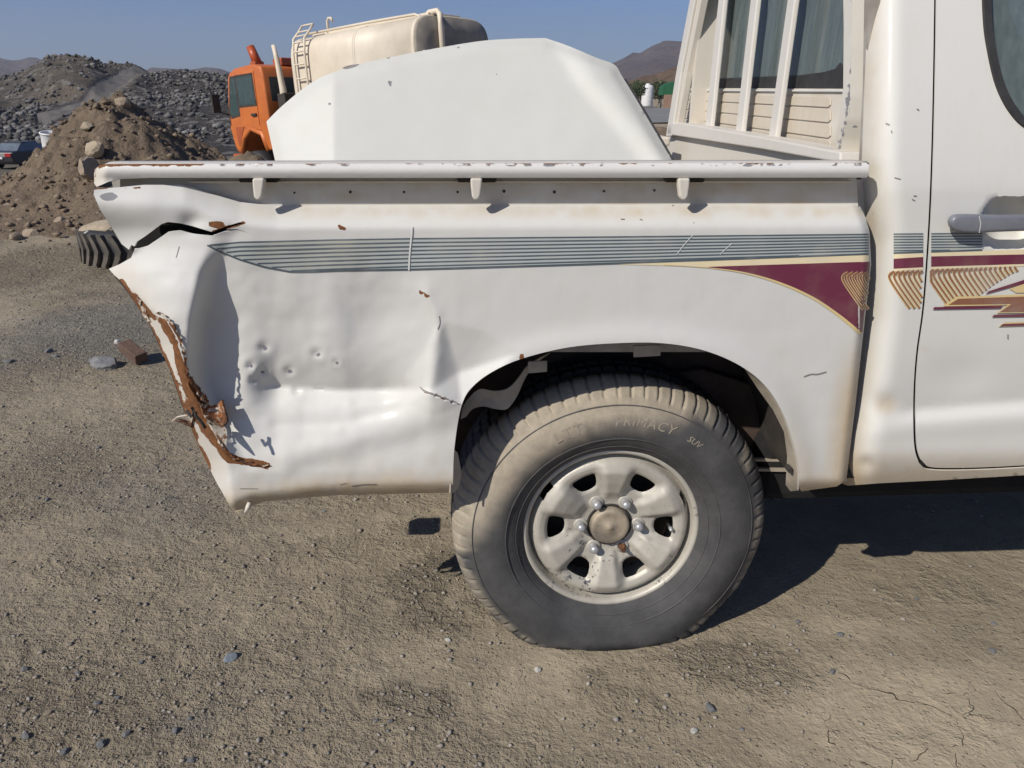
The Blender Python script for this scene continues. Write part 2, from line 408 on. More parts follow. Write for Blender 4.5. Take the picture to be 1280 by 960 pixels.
# what the soil is like, spot by spot: loose and rough, grey crushed stone, or smooth trodden silt
def soil(x, y):
    x = np.asarray(x, float); y = np.asarray(y, float)
    wx = x + 0.30 * fbm(x * 2.6, y * 2.6, 11.0, 5, 0.6); wy = y + 0.24 * fbm(x * 2.6, y * 2.6, 23.0, 5, 0.6)
    def bl(u, v, ru, rv, k=1.0):
        p = on_ground(u, v); q = on_ground(u + ru, v); w = on_ground(u, v - rv); rx = abs(q[0] - p[0]); ry = abs(w[1] - p[1])
        return k * (1 - ss(0.2, 1.35, np.hypot((wx - p[0]) / rx, (wy - p[1]) / ry)))
    M_ = lambda L: np.max(np.stack([bl(*a) for a in L]), 0)
    rough = M_([(90, 900, 210, 90), (480, 900, 70, 30, .8), (545, 740, 55, 60, 1), (230, 850, 120, 40, .5), (60, 600, 150, 60, .7), (900, 850, 110, 40, .8), (60, 330, 160, 35), (240, 350, 90, 30, .8), (380, 700, 90, 40, .35), (760, 900, 90, 40, .5), (150, 700, 120, 30, .5), (1180, 730, 120, 16, .4)])
    grey = M_([(150, 405, 150, 45), (40, 440, 90, 40, .7), (190, 620, 150, 45, .55), (90, 560, 120, 40, .35), (240, 890, 60, 25, .6), (330, 850, 80, 30, .4)])
    silt = M_([(1140, 905, 230, 75), (640, 880, 90, 90, .75), (470, 840, 110, 50, .5), (1060, 800, 150, 30, .5), (330, 760, 170, 45, .55), (420, 660, 120, 25, .6), (90, 780, 110, 25, .6), (120, 500, 130, 30, .5), (700, 850, 60, 40, .6)])
    n = ss(-0.05, 0.45, fbm(x * 0.9, y * 0.9, 31.0, 5)); far_ = ss(3.0, 6.0, np.hypot(x, y))
    rough = np.maximum(rough, n * (0.35 + 0.45 * far_) + 0.22 * (1 - ss(-0.7, 0.3, x))); silt = np.maximum(silt, ss(0.0, 0.5, fbm(x * 0.8, y * 0.8, 47.0, 4)) * 0.6) * (1 - 0.8 * rough)
    return rough, grey, silt
def ground_mat():
    m, t, b = new_mat('dusty_gravel_ground'); L = t.links.new
    v = coords(t); geo = node(t, 'ShaderNodeSeparateXYZ'); L(v, geo.inputs[0]); a = attr(t)
    big = noise(t, v, 1.1, 6, 0.6, 0.4); mid = noise(t, v, 7.0, 6, 0.68, 0.3); fin = noise(t, v, 60.0, 6, 0.72); fin2 = noise(t, v, 260.0, 3, 0.7); cl = noise(t, v, 24.0, 5, 0.66, 0.4)
    def edge(x, k=0.35): return mth(t, 'ADD', x, mth(t, 'MULTIPLY', mth(t, 'SUBTRACT', mid, 0.5), k * 2))
    rough = ramp(t, edge(a[0], 0.6), 0.05, 1.0); grey = ramp(t, edge(a[1], 0.6), 0.1, 1.0); silt = ramp(t, edge(a[2], 0.5), 0.1, 0.95)
    col = mixc(t, ramp(t, big, 0.35, 0.68), (0.375, 0.318, 0.240), (0.285, 0.245, 0.190))
    col = mixc(t, ramp(t, mid, 0.35, 0.72), col, (0.400, 0.345, 0.262))
    col = mixc(t, mth(t, 'MULTIPLY', rough, 0.62), col, mixc(t, ramp(t, cl, 0.35, 0.7), (0.150, 0.126, 0.097), (0.275, 0.235, 0.180)))
    col = mixc(t, mth(t, 'MULTIPLY', grey, 0.8), col, mixc(t, ramp(t, fin, 0.35, 0.7), (0.130, 0.130, 0.128), (0.345, 0.335, 0.315)))
    # grit: tiny stones of different tone
    vo = voro(t, v, 95.0); w = node(t, 'ShaderNodeSeparateColor'); L(vo.outputs['Color'], w.inputs[0])
    gm = mth(t, 'MULTIPLY', mth(t, 'GREATER_THAN', w.outputs[0], mth(t, 'SUBTRACT', 0.86, mth(t, 'MULTIPLY', mth(t, 'ADD', rough, grey), 0.30))), ramp(t, vo.outputs['Distance'], 0.42, 0.25))
    col = mixc(t, mth(t, 'MULTIPLY', gm, 0.75), col, mixc(t, w.outputs[1], (0.125, 0.115, 0.102), (0.47, 0.43, 0.355)))
    col = mixc(t, mth(t, 'MULTIPLY', ramp(t, fin, 0.35, 0.7), 0.40), col, mixc(t, fin2, (0.175, 0.147, 0.112), (0.47, 0.41, 0.315)))
    col = mixc(t, mth(t, 'MULTIPLY', silt, 0.72), col, mixc(t, ramp(t, cl, 0.3, 0.7), (0.395, 0.338, 0.255), (0.47, 0.408, 0.312)))
    nd = node(t, 'ShaderNodeTexNoise'); nd.inputs['Scale'].default_value = 9.0; L(v, nd.inputs['Vector'])
    vv = node(t, 'ShaderNodeVectorMath', operation='MULTIPLY_ADD'); L(nd.outputs['Color'], vv.inputs[0]); vv.inputs[1].default_value = (0.16, 0.16, 0.0); L(v, vv.inputs[2])
    ck = voro(t, vv.outputs[0], 4.2, 'DISTANCE_TO_EDGE'); crack = mth(t, 'MULTIPLY', ramp(t, ck.outputs['Distance'], 0.006, 0.0005), mth(t, 'MULTIPLY', ramp(t, a[2], 0.55, 0.85), ramp(t, cl, 0.44, 0.60)))
    col = mixc(t, crack, col, (0.11, 0.09, 0.065))
    far = mth(t, 'MULTIPLY', ramp(t, geo.outputs[1], 13.0, 24.0), ramp(t, geo.outputs[0], -3.0, -7.0))
    col = mixc(t, mth(t, 'MULTIPLY', far, 0.85), col, mixc(t, noise(t, v, 1.2, 8, 0.75), (0.045, 0.042, 0.040), (0.19, 0.18, 0.165)))
    col = mixc(t, 1.0, col, (0.93, 0.91, 0.84), 'MULTIPLY')
    L(col, b.inputs['Base Color']); b.inputs['Roughness'].default_value = 0.95; b.inputs['Specular IOR Level'].default_value = 0.15
    h = mth(t, 'ADD', mth(t, 'MULTIPLY', fin, 0.42), mth(t, 'MULTIPLY', fin2, 0.10))
    h = mth(t, 'ADD', h, mth(t, 'MULTIPLY', gm, 0.38))
    h = mth(t, 'ADD', h, mth(t, 'MULTIPLY', cl, mth(t, 'ADD', 0.35, mth(t, 'MULTIPLY', rough, 1.5))))
    h = mth(t, 'MULTIPLY', h, mth(t, 'SUBTRACT', 1.0, mth(t, 'MULTIPLY', silt, 0.62)))
    h = mth(t, 'ADD', h, mth(t, 'MULTIPLY', mid, 1.1))
    h = mth(t, 'SUBTRACT', h, mth(t, 'MULTIPLY', crack, 0.5))
    bump(t, b, h, 1.0, 0.021)
    return m
M['ground'] = ground_mat()
ground = link('ground', me, M['ground']); _s = soil(GX.ravel(), GY.ravel()); set_wear(me, *_s); ground['kind'] = 'structure'; ground['label'] = 'dusty brown dirt and gravel ground of the quarry yard'

# road strip on the right, seen between bonnet and window guard
def sheet(name, xs, ys, lift, mat):
    X, Y = np.meshgrid(xs, ys); Z = ground_z(X, Y) + lift; i = np.arange(X.size).reshape(X.shape)
    f = np.stack([i[:-1, :-1], i[:-1, 1:], i[1:, 1:], i[1:, :-1]], -1).reshape(-1, 4)
    o = link(name, mesh_from(np.stack([X.ravel(), Y.ravel(), Z.ravel()], 1), f), mat); o['kind'] = 'structure'; return o
M['asphalt'] = plain_mat('grey_road', (0.17, 0.17, 0.165), (0.24, 0.235, 0.22), 2.0, 0.9)
sheet('road', np.linspace(-10, 60, 141), np.linspace(40, 86, 93), 0.06, M['asphalt'])

# loose grit lying on the ground: real pebbles, uncountable
def scatter(name, n, place, size, mat, seed, label, flat=0.65):
    r = np.random.default_rng(seed)
    base = np.array([(1, 0, 0), (-1, 0, 0), (0, 1, 0), (0, -1, 0), (0, 0, 1), (0, 0, -1), (.6, .6, .55), (-.6, .6, .5), (.6, -.6, .55), (-.55, -.6, .5)], float)
    tri = np.array([(0, 6, 8), (6, 4, 8), (0, 2, 6), (2, 4, 6), (2, 7, 4), (2, 1, 7), (1, 9, 7), (7, 9, 4), (9, 3, 4), (1, 3, 9), (3, 8, 4), (3, 0, 8), (2, 0, 5), (1, 2, 5), (3, 1, 5), (0, 3, 5)])
    P, S = place(r, n), None
    n = len(P); S = size(r, n, P)
    V = base[None] * (1 + r.uniform(-0.3, 0.3, (n, len(base), 3))); sc = r.uniform(0.65, 1.25, (n, 1, 3)); sc[:, :, 2] *= flat
    V = V * sc * S[:, None, None]
    a = r.uniform(0, 6.28, n); ca, sa = np.cos(a)[:, None], np.sin(a)[:, None]
    V = np.stack([V[..., 0] * ca - V[..., 1] * sa, V[..., 0] * sa + V[..., 1] * ca, V[..., 2]], -1)
    V = V + P[:, None, :] + np.array([0, 0, 1]) * (S * 0.28)[:, None, None]
    Fc = tri[None] + (np.arange(n) * len(base))[:, None, None]
    me = bpy.data.meshes.new(name); nv, nf = n * len(base), n * len(tri)
    me.vertices.add(nv); me.vertices.foreach_set('co', V.ravel()); me.loops.add(nf * 3); me.loops.foreach_set('vertex_index', Fc.ravel())
    me.polygons.add(nf); me.polygons.foreach_set('loop_start', np.arange(0, nf * 3, 3)); me.update(calc_edges=True)
    ca_ = me.color_attributes.new('tone', 'FLOAT_COLOR', 'POINT'); tn = r.uniform(0, 1, (n, 1, 1)); t2 = r.uniform(0, 1, (n, 1, 1))
    d = np.ones((n, len(base), 4)); d[..., 0:1] = tn; d[..., 1:2] = t2; ca_.data.foreach_set('color', d.ravel())
    o = link(name, me, mat, None, False); tag(o, label, None, None, 'stuff'); return o
def stone_mat(name, a, b_, c, sc=60):
    m, t, b = new_mat(name); s = attr(t, 'tone'); v = coords(t)
    col = mixc(t, s[0], a, b_); col = mixc(t, mth(t, 'MULTIPLY', s[1], 0.6), col, c)
    col = mixc(t, mth(t, 'MULTIPLY', noise(t, v, sc, 5, 0.7), 0.5), col, tuple(0.5 * x for x in a))
    t.links.new(col, b.inputs['Base Color']); b.inputs['Roughness'].default_value = 0.92; b.inputs['Specular IOR Level'].default_value = 0.2
    bump(t, b, noise(t, v, sc * 2, 4), 0.5, 0.3 / sc); return m
M['pebble'] = stone_mat('pebbles', (0.21, 0.185, 0.155), (0.43, 0.38, 0.30), (0.30, 0.285, 0.265))
def place_near(r, n):
    y = 0.85 + 6.0 * r.random(n * 5) ** 1.9; x = (r.random(n * 5) * 2 - 1) * (0.55 + 0.78 * y)
    so = soil(x, y); dens_ = np.clip(0.10 + 0.75 * so[0] + 0.9 * so[1] + 0.25 * ss(0.0, 0.4, fbm(x * 5, y * 5, 2.0, 3)) - 0.15 * so[2], 0.02, 1)
    k = r.random(n * 5) < dens_; x, y = x[k][:n], y[k][:n]
    return np.stack([x, y, ground_z(x, y)], 1)
scatter('pebbles', 30000, place_near, lambda r, n, P: 0.0012 + 0.0058 * r.random(n) ** 9.0 + 0.0006 * P[:, 1], M['pebble'], 3, 'fine loose pebbles and grit strewn over the dirt')

# ------------------------------------------------------------------ dirt piles
def dirt_mat(name, a, b_, sc):
    m, t, b = new_mat(name); v = coords(t)
    n = noise(t, v, 2.2 * sc, 7, 0.68, 0.3); n2 = noise(t, v, 18 * sc, 6, 0.7)
    col = mixc(t, ramp(t, n, 0.3, 0.7), a, b_); col = mixc(t, mth(t, 'MULTIPLY', ramp(t, n2, 0.4, 0.7), 0.5), col, tuple(0.45 * x for x in a))
    vo = voro(t, v, 9.0 * sc); w = node(t, 'ShaderNodeSeparateColor'); t.links.new(vo.outputs['Color'], w.inputs[0])
    gm = mth(t, 'MULTIPLY', mth(t, 'GREATER_THAN', w.outputs[0], 0.8), ramp(t, vo.outputs['Distance'], 0.4, 0.2))
    col = mixc(t, mth(t, 'MULTIPLY', gm, 0.6), col, (0.33, 0.27, 0.20))
    t.links.new(col, b.inputs['Base Color']); b.inputs['Roughness'].default_value = 0.97; b.inputs['Specular IOR Level'].default_value = 0.1
    bump(t, b, mth(t, 'ADD', mth(t, 'ADD', n, mth(t, 'MULTIPLY', n2, 0.3)), mth(t, 'MULTIPLY', gm, 0.3)), 1.0, 0.09 / sc); return m
M['dirt'] = dirt_mat('mound_dirt', (0.215, 0.165, 0.115), (0.150, 0.115, 0.083), 1.0)
def mound(name, cx, cy, hgt, rx, ry, seed, label, n=230, rough=0.22, px=1.0):
    u = np.linspace(-1.6, 1.6, n); U, W = np.meshgrid(u, u); X, Y = cx + U * rx, cy + W * ry
    r = np.hypot(U, W) * (1 + 0.16 * fbm(U * 1.5 + seed, W * 1.5, seed, 3))
    prof = np.interp(r, [0, 0.12, 0.5, 0.9, 1.15, 1.6], [1, 0.93, 0.55, 0.13, 0.0, -0.05]) ** 1
    n1 = fbm(X * 2.2, Y * 2.2, seed + 0.3, 5, 0.55); rid = np.abs(fbm(X * 4.5, Y * 4.5, seed + 5.1, 4)); chunk = np.maximum(0, fbm(X * 8, Y * 8, seed + 2.2, 3) - 0.12)
    env = np.clip(prof * 2.0, 0.0, 1.0) + 0.12 * (prof > 0.0)
    Z = terrain(X, Y) * (1 - np.clip(prof, 0, 1)) + hgt * prof + rough * env * (n1 + 0.55 * rid - 0.1) + 0.16 * env * chunk - 0.05 * (prof <= 0)
    i = np.arange(n * n).reshape(n, n); f = np.stack([i[:-1, :-1], i[:-1, 1:], i[1:, 1:], i[1:, :-1]], -1).reshape(-1, 4)
    o = link(name, mesh_from(np.stack([X.ravel(), Y.ravel(), Z.ravel()], 1), f), M['dirt'], None, True)
    tag(o, label, 'dirt pile', 'dirt piles'); return (X, Y, Z)
mdA = mound('dirt_mound', -5.08, 10.5, 1.32, 2.12, 2.1, 3.0, 'tall brown heap of excavated dirt with stones stuck in its slope')
mdB = mound('dirt_mound', -4.7, 14.2, 0.50, 1.9, 0.9, 8.0, 'low brown dirt ridge in front of the orange tanker cab', 130, 0.14)
mdC = mound('dirt_mound', -6.9, 9.0, 0.22, 0.8, 0.5, 12.0, 'small lumpy dirt heap at the foot of the tall dirt pile', 90, 0.10)

# ------------------------------------------------------------------ quarry hill
RIDGE = ([-900, -400, -150, -60, 0, 22, 45, 60, 85, 110, 128, 140, 165, 176, 186, 240, 275, 300, 340, 420, 520, 640],
         [128, 118, 106, 100, 97, 92, 80, 72, 69.5, 72, 79, 80, 79.5, 84, 90, 89, 93, 98, 104, 112, 122, 128])
HU = np.linspace(-900, 660, 420); HT = np.linspace(0, 1.35, 150)
UU, TT = np.meshgrid(HU, HT)
HY = 58 + 95 * TT
vr = np.interp(UU, *RIDGE)
r_, c_, s_ = ray(UU, vr); RZ = H + 153.0 / c_ * s_ ; 
rr_, cc_, _ = ray(UU, 150.0); HX = r_ / c_ * HY
TZ = terrain(HX, HY) - 0.2
steps = np.interp(TT, [0, 0.12, 0.30, 0.42, 0.52, 0.70, 0.80, 1.0, 1.1, 1.35], [0, 0.07, 0.16, 0.36, 0.42, 0.50, 0.80, 1.0, 0.99, 0.55])
cliff = np.interp(TT, [0, 0.12, 0.30, 0.42, 0.55, 0.66, 0.80, 1.0, 1.1, 1.35], [0, 0.05, 0.12, 0.24, 0.30, 0.72, 0.93, 1.0, 0.99, 0.55])
wc = np.exp(-((UU - 75) / 75.0) ** 2)
fr = steps * (1 - wc) + cliff * wc
HZ = TZ + (RZ - TZ) * fr + np.clip(TT * 6, 0, 1) * (0.62 * fbm(HX * 0.16, HY * 0.16, 2.0, 5, 0.6) + 0.28 * np.abs(fbm(HX * 0.5, HY * 0.5, 6.0, 4)) - 0.1) * np.clip(1.25 - np.abs(TT - 1.0) * 0 - 0.55 * (TT > 0.95), 0, 1.3)
# haul road: a smooth ramp rising to the right across the slope
rp = dens([(55, 0.40), (95, 0.52), (130, 0.66), (160, 0.80), (178, 0.95), (183, 1.03)], 0.5, False)
rd = np.full(UU.shape, 9.0)
for (u0, t0), (u1, t1) in zip([(40, 0.38), (95, 0.50), (130, 0.64), (160, 0.79), (178, 0.93)], [(95, 0.50), (130, 0.64), (160, 0.79), (178, 0.93), (186, 1.05)]):
    dx, dy = (u1 - u0) / 14.0, (t1 - t0) / 0.085; ax, ay = (UU - u0) / 14.0, (TT - t0) / 0.085
    k = np.clip((ax * dx + ay * dy) / (dx * dx + dy * dy), 0, 1); rd = np.minimum(rd, np.hypot(ax - k * dx, ay - k * dy))
road = 1 - ss(0.45, 0.85, rd)
i = np.arange(UU.size).reshape(UU.shape); f = np.stack([i[:-1, :-1], i[:-1, 1:], i[1:, 1:], i[1:, :-1]], -1).reshape(-1, 4)
hm = mesh_from(np.stack([HX.ravel(), HY.ravel(), HZ.ravel()], 1), f)
tan = np.clip(wc * ss(0.45, 0.62, TT) * (0.55 + 0.9 * fbm(HX * 0.12, HY * 0.3, 1.0, 4)), 0, 1)
set_wear(hm, road.ravel(), tan.ravel(), 0)
def hill_mat():
    m, t, b = new_mat('quarry_rock'); v = coords(t); a = attr(t); geo = node(t, 'ShaderNodeNewGeometry')
    n = noise(t, v, 0.35, 8, 0.72); n2 = noise(t, v, 2.2, 7, 0.75)
    col = mixc(t, ramp(t, n, 0.32, 0.7), (0.062, 0.058, 0.055), (0.125, 0.113, 0.098))
    vo = voro(t, v, 1.1); w = node(t, 'ShaderNodeSeparateColor'); t.links.new(vo.outputs['Color'], w.inputs[0])
    lum = mth(t, 'MULTIPLY', mth(t, 'GREATER_THAN', w.outputs[0], 0.72), ramp(t, n, 0.42, 0.55))
    col = mixc(t, mth(t, 'MULTIPLY', lum, 0.6), col, (0.34, 0.33, 0.31))
    col = mixc(t, mth(t, 'MULTIPLY', ramp(t, n2, 0.45, 0.7), 0.6), col, (0.045, 0.043, 0.042))
    col = mixc(t, mth(t, 'MULTIPLY', a[1], 0.8), col, mixc(t, n2, (0.13, 0.10, 0.07), (0.36, 0.30, 0.22)))
    col = mixc(t, mth(t, 'MULTIPLY', a[0], 0.9), col, mixc(t, n2, (0.13, 0.122, 0.112), (0.175, 0.163, 0.148)))
    t.links.new(col, b.inputs['Base Color']); b.inputs['Roughness'].default_value = 0.95; b.inputs['Specular IOR Level'].default_value = 0.1
    hh = mth(t, 'MULTIPLY', mth(t, 'ADD', n, mth(t, 'MULTIPLY', n2, 0.5)), mth(t, 'SUBTRACT', 1.0, mth(t, 'MULTIPLY', a[0], 0.85)))
    bump(t, b, hh, 1.0, 0.9); return m
hill = link('quarry_hill', hm, hill_mat()); hill['kind'] = 'structure'; hill['label'] = 'grey quarry hill with a haul road climbing across it'
M['rubble'] = stone_mat('quarry_rubble', (0.04, 0.038, 0.037), (0.31, 0.30, 0.285), (0.11, 0.10, 0.088), 3)
def place_hill(r, n):
    k = r.integers(0, UU.size, n * 4); u, t = UU.ravel()[k], TT.ravel()[k]
    dn = 0.25 + 1.2 * ss(0.05, 0.35, fbm(HX.ravel()[k] * 0.09, HY.ravel()[k] * 0.09, 4.0, 3)) + 1.3 * ((u < 90) & (t > 0.22) & (t < 0.48)) + 0.8 * ((u > 175) & (t > 0.45))
    ok = (r.random(n * 4) < dn * 0.6) & (u > -350) & (u < 420) & (t > 0.1) & (t < 1.02) & (road.ravel()[k] < 0.1); k = k[ok][:n]
    return np.stack([HX.ravel()[k] + r.uniform(-.3, .3, len(k)), HY.ravel()[k] + r.uniform(-.3, .3, len(k)), HZ.ravel()[k]], 1)
scatter('rock_rubble', 22000, place_hill, lambda r, n, P: 0.07 + 0.42 * r.random(n) ** 4.0, M['rubble'], 5, 'pale and dark broken rocks strewn over the quarry hill', 0.8)

# ------------------------------------------------------------------ mountains
def mountain(name, us, vs, dist, depth, label, c1, c2, seed, rough=0.34, nU=420, nT=70):
    U = np.linspace(us[0], us[-1], nU); T = np.linspace(0, 1.5, nT); A, B = np.meshgrid(U, T)
    v = np.interp(A, us, vs); r, c, s = ray(A, v); Y = dist + depth * B; X = r / c * Y
    Z1 = H + (dist + depth) / c * s; base = -40.0
    shp = np.where(B < 1, B ** 0.85, 1 - (B - 1) * 0.9)
    hh = np.maximum(Z1 - base, 1.0)
    nz = fbm(X / dist * 9, Y / dist * 9, seed, 6, 0.56); rd_ = 1 - np.abs(fbm(X / dist * 6, Y / dist * 6, seed + 3, 5, 0.55)) * 2
    Z = base + hh * shp * (1 + rough * np.clip(B * 3, 0, 1) * (0.6 * nz + 0.5 * (rd_ - 0.6)) * (1 - 0.55 * np.exp(-((B - 1) / 0.06) ** 2)))
    i = np.arange(A.size).reshape(A.shape); f = np.stack([i[:-1, :-1], i[:-1, 1:], i[1:, 1:], i[1:, :-1]], -1).reshape(-1, 4)
    m, t, b = new_mat(name + '_rock'); vv = coords(t)
    n = noise(t, vv, 14.0 / dist, 8, 0.7); n2 = noise(t, vv, 60.0 / dist, 7, 0.75)
    col = mixc(t, ramp(t, n, 0.35, 0.65), c1, c2); col = mixc(t, mth(t, 'MULTIPLY', ramp(t, n2, 0.48, 0.7), 0.6), col, tuple(0.45 * q for q in c1))
    t.links.new(col, b.inputs['Base Color']); b.inputs['Roughness'].default_value = 1.0; b.inputs['Specular IOR Level'].default_value = 0.0
    bump(t, b, n2, 1.0, dist * 0.012)
    o = link(name, mesh_from(np.stack([X.ravel(), Y.ravel(), Z.ravel()], 1), f), m); o['kind'] = 'structure'; o['label'] = label; return o
mountain('mountain_ridge', [-1500, -700, -250, -60, 0, 18, 38, 50, 70, 110, 175, 186, 200, 240, 262, 280, 300, 360, 430, 520, 600, 680, 730, 765, 775, 790, 803, 815, 832, 845, 860, 900, 960, 1050, 1250, 1700, 2500],
         [84, 70, 80, 74, 74, 76, 72, 74, 86, 92, 92, 84, 85.5, 86, 83, 88, 94, 96, 92, 98, 96, 92, 88, 77, 72, 63, 64, 59, 53, 55, 52, 40, 46, 60, 50, 60, 74],
         1500, 1100, 'hazy blue-grey mountain ridge on the horizon', (0.115, 0.085, 0.068), (0.175, 0.135, 0.11), 2.0)
mountain('brown_hill', [560, 660, 730, 775, 800, 822, 850, 880, 960, 1100, 1500, 2300], [124, 118, 112, 106, 98, 92, 80, 74, 70, 84, 96, 104],
         260, 200, 'low brown rocky hill in front of the mountain', (0.150, 0.105, 0.070), (0.210, 0.150, 0.105), 6.0, 0.12, 220, 50)
# ------------------------------------------------------------------ pickup truck
truck = root('pickup_truck', (0.25, 2.45, 0.0), 'battered white double-cab pickup with torn rear corner and striped flank', 'pickup truck')
SDIR = np.array([1.0, SIDE_K, 0.0]) / math.hypot(1, SIDE_K)          # along the truck, to its front
INW = np.array([-SIDE_K, 1.0, 0.0]) / math.hypot(1, SIDE_K)          # across the truck, away from the near flank
ARCH = smooth_line([(566, 612), (568, 560), (577, 507), (592, 482), (622, 461), (660, 446), (712, 434), (770, 429), (828, 429), (880, 438), (925, 457), (958, 484), (980, 520), (993, 560), (999, 590), (998, 613)], 6)
XR = ([285, 310, 340, 400, 450, 480, 520, 560, 600], [272, 258, 245, 234, 230, 233, 247, 272, 290])          # ridge of the folded corner
XS = ([340, 368, 400, 430, 460, 490, 520, 550, 575, 640], [140, 172, 203, 219, 228, 240, 257, 273, 284, 292])   # rusty seam
PITS = [(330, 434, 5.5), (313, 457, 4.5), (327, 464, 4.5), (317, 475, 4.5), (361, 463, 5), (396, 442, 5.5), (371, 489, 4), (420, 452, 3)]
def off_bed(u, v):
    u = np.asarray(u, float); v = np.asarray(v, float)
    vs = np.interp(u, [118, 180, 230, 260, 300, 345, 1090], [236, 231, 231, 240, 252, 257, 255])
    dep = np.interp(u, [118, 190, 260, 345], [0.0, 0.012, 0.035, 0.052])
    o = dep * (1 - np.clip((v - vs) / 30.0, 0, 1)) ** 1.6
    o = o + 0.012 * np.clip((v - 330) / 280, 0, 1) ** 2
    vb = np.where(u < 600, np.interp(u, [290, 320, 420, 560], [638, 629, 619, 616]), 613)
    o = o + 0.035 * np.clip((v - vb + 16) / 16, 0, 1) ** 2
    o = o - 0.010 * np.exp(-(seg_dist(u, v, ARCH) / 20.0) ** 2) * ss(585, 640, u)
    # front edge of the bed rolls in
    xf = np.interp(v, [225, 255, 290, 330, 400, 500, 600], [1070, 1074, 1087, 1089, 1081, 1070, 1058])
    o = o + 0.02 * np.clip((u - xf + 9) / 9, 0, 1) ** 2
    # the folded corner: steps in sharply right of its ridge
    xr = np.interp(v, *XR); D = np.interp(v, [262, 285, 310, 340, 400, 470, 520, 560, 590], [0, 0.004, 0.014, 0.040, 0.072, 0.076, 0.060, 0.028, 0.002])
    W = 30.0; s = ss(0, 1, (u - xr) / W); r = np.clip((u - xr - W) / (570 - xr - W), 0, 1)
    dec = 1 - np.interp(r, [0, 0.12, 0.42, 0.55, 1.0], [0, 0.01, 0.30, 0.55, 1.0])
    o = o - 0.45 * D * (1 - s) + 0.55 * D * s * dec
    xl = np.clip(xr - u, 0, 200) / 100.0
    o = o + 0.05 * xl ** 2 * ss(250, 330, v)
    xs = np.interp(v, *XS)
    o = o + 0.0022 * np.clip(xs - u, 0, 45) * ss(350, 385, v)
    # upper flap bellies outwards and dents beside the tear
    o = o - 0.012 * np.exp(-((u - 170) / 60) ** 2 - ((v - 262) / 26) ** 2) + 0.011 * np.exp(-((u - 241) / 15) ** 2 - ((v - 278) / 11) ** 2)
    o = o + 0.010 * (1 - ss(255, 320, u)) * ss(-6, 6, v - np.interp(u, [118, 165, 185, 205, 240, 265, 310], [330, 315, 300, 286, 287, 292, 285]))
    # long horizontal buckle and the bulge under it
    v0 = np.interp(u, [285, 350, 430, 540], [478, 484, 489, 486]); A = 0.9 * ss(300, 350, u) * (1 - ss(470, 556, u))
    q = np.sqrt((v - v0) ** 2 + 9.0)
    o = o + A * np.where(v < v0, 0.052 * np.exp(-q / 46.0) + 0.012 * np.exp(-q / 15.0), 0.052 * np.exp(-q / 34.0) + 0.012 * np.exp(-q / 13.0))
    o = o - 0.008 * np.exp(-(seg_dist(u, v, [(360, 572), (420, 558), (480, 535), (548, 512)]) / 22.0) ** 2)
    o = o + 0.0025 * np.exp(-(seg_dist(u, v, [(345, 531), (430, 527), (500, 511)]) / 7.0) ** 2)
    o = o + 0.003 * np.exp(-(seg_dist(u, v, [(375, 585), (470, 563), (556, 540)]) / 14.0) ** 2)
    # star crease beside the arch
    def tent(P, ring, d):
        r = np.zeros(np.shape(u))
        for (x1, y1), (x2, y2) in zip(ring, ring[1:] + ring[:1]):
            D = (y1 - y2) * (P[0] - x2) + (x2 - x1) * (P[1] - y2)
            w0 = ((y1 - y2) * (u - x2) + (x2 - x1) * (v - y2)) / D
            w1 = ((y2 - P[1]) * (u - x2) + (P[0] - x2) * (v - y2)) / D
            r = np.maximum(r, np.where((w0 >= 0) & (w1 >= 0) & (w0 + w1 <= 1), w0, 0))
        return d * r
    o = o + tent((572, 466), [(535, 491), (541, 430), (556, 402), (604, 414), (650, 441), (590, 488), (577, 506)], 0.024)
    lt_ = np.interp(u, [526, 545, 578], [487.5, 494, 506.5]); o = o - 0.011 * ss(522, 540, u) * (1 - ss(577, 584, u)) * ss(-1.6, 1.6, v - lt_) * np.exp(-np.clip(v - lt_, 0, 200) / 26.0)
    o = o - tent((538, 488), [(505, 470), (530, 440), (549, 400), (575, 460), (578, 507), (540, 520), (510, 505)], 0.012)
    cr = seg_dist(u, v, [(540, 490), (549, 440), (546, 392), (534, 368)]); o = o - 0.007 * np.exp(-np.sqrt(cr ** 2 + 4) / 12.0)
    o = o + 0.012 * np.exp(-((u - 470) / 55) ** 2 - ((v - 395) / 45) ** 2) - 0.006 * np.exp(-((u - 415) / 22) ** 2 - ((v - 410) / 60) ** 2)
    for (a, b, rad) in PITS:
        q = np.hypot(u - a, v - b); o = o + 0.006 * np.exp(-(((u - a) * 0.9 + (v - b) * 0.3) ** 2 + ((v - b) * 1.3 - (u - a) * 0.3) ** 2) / (rad * 0.85) ** 2) - 0.0018 * np.exp(-((q - 2.0 * rad) / (1.2 * rad)) ** 2)
    amp = 0.0012 + 0.0035 * (1 - ss(380, 640, u)) * ss(300, 360, v)
    return o + amp * fbm(u / 46.0, v / 46.0, 4.4, 3)
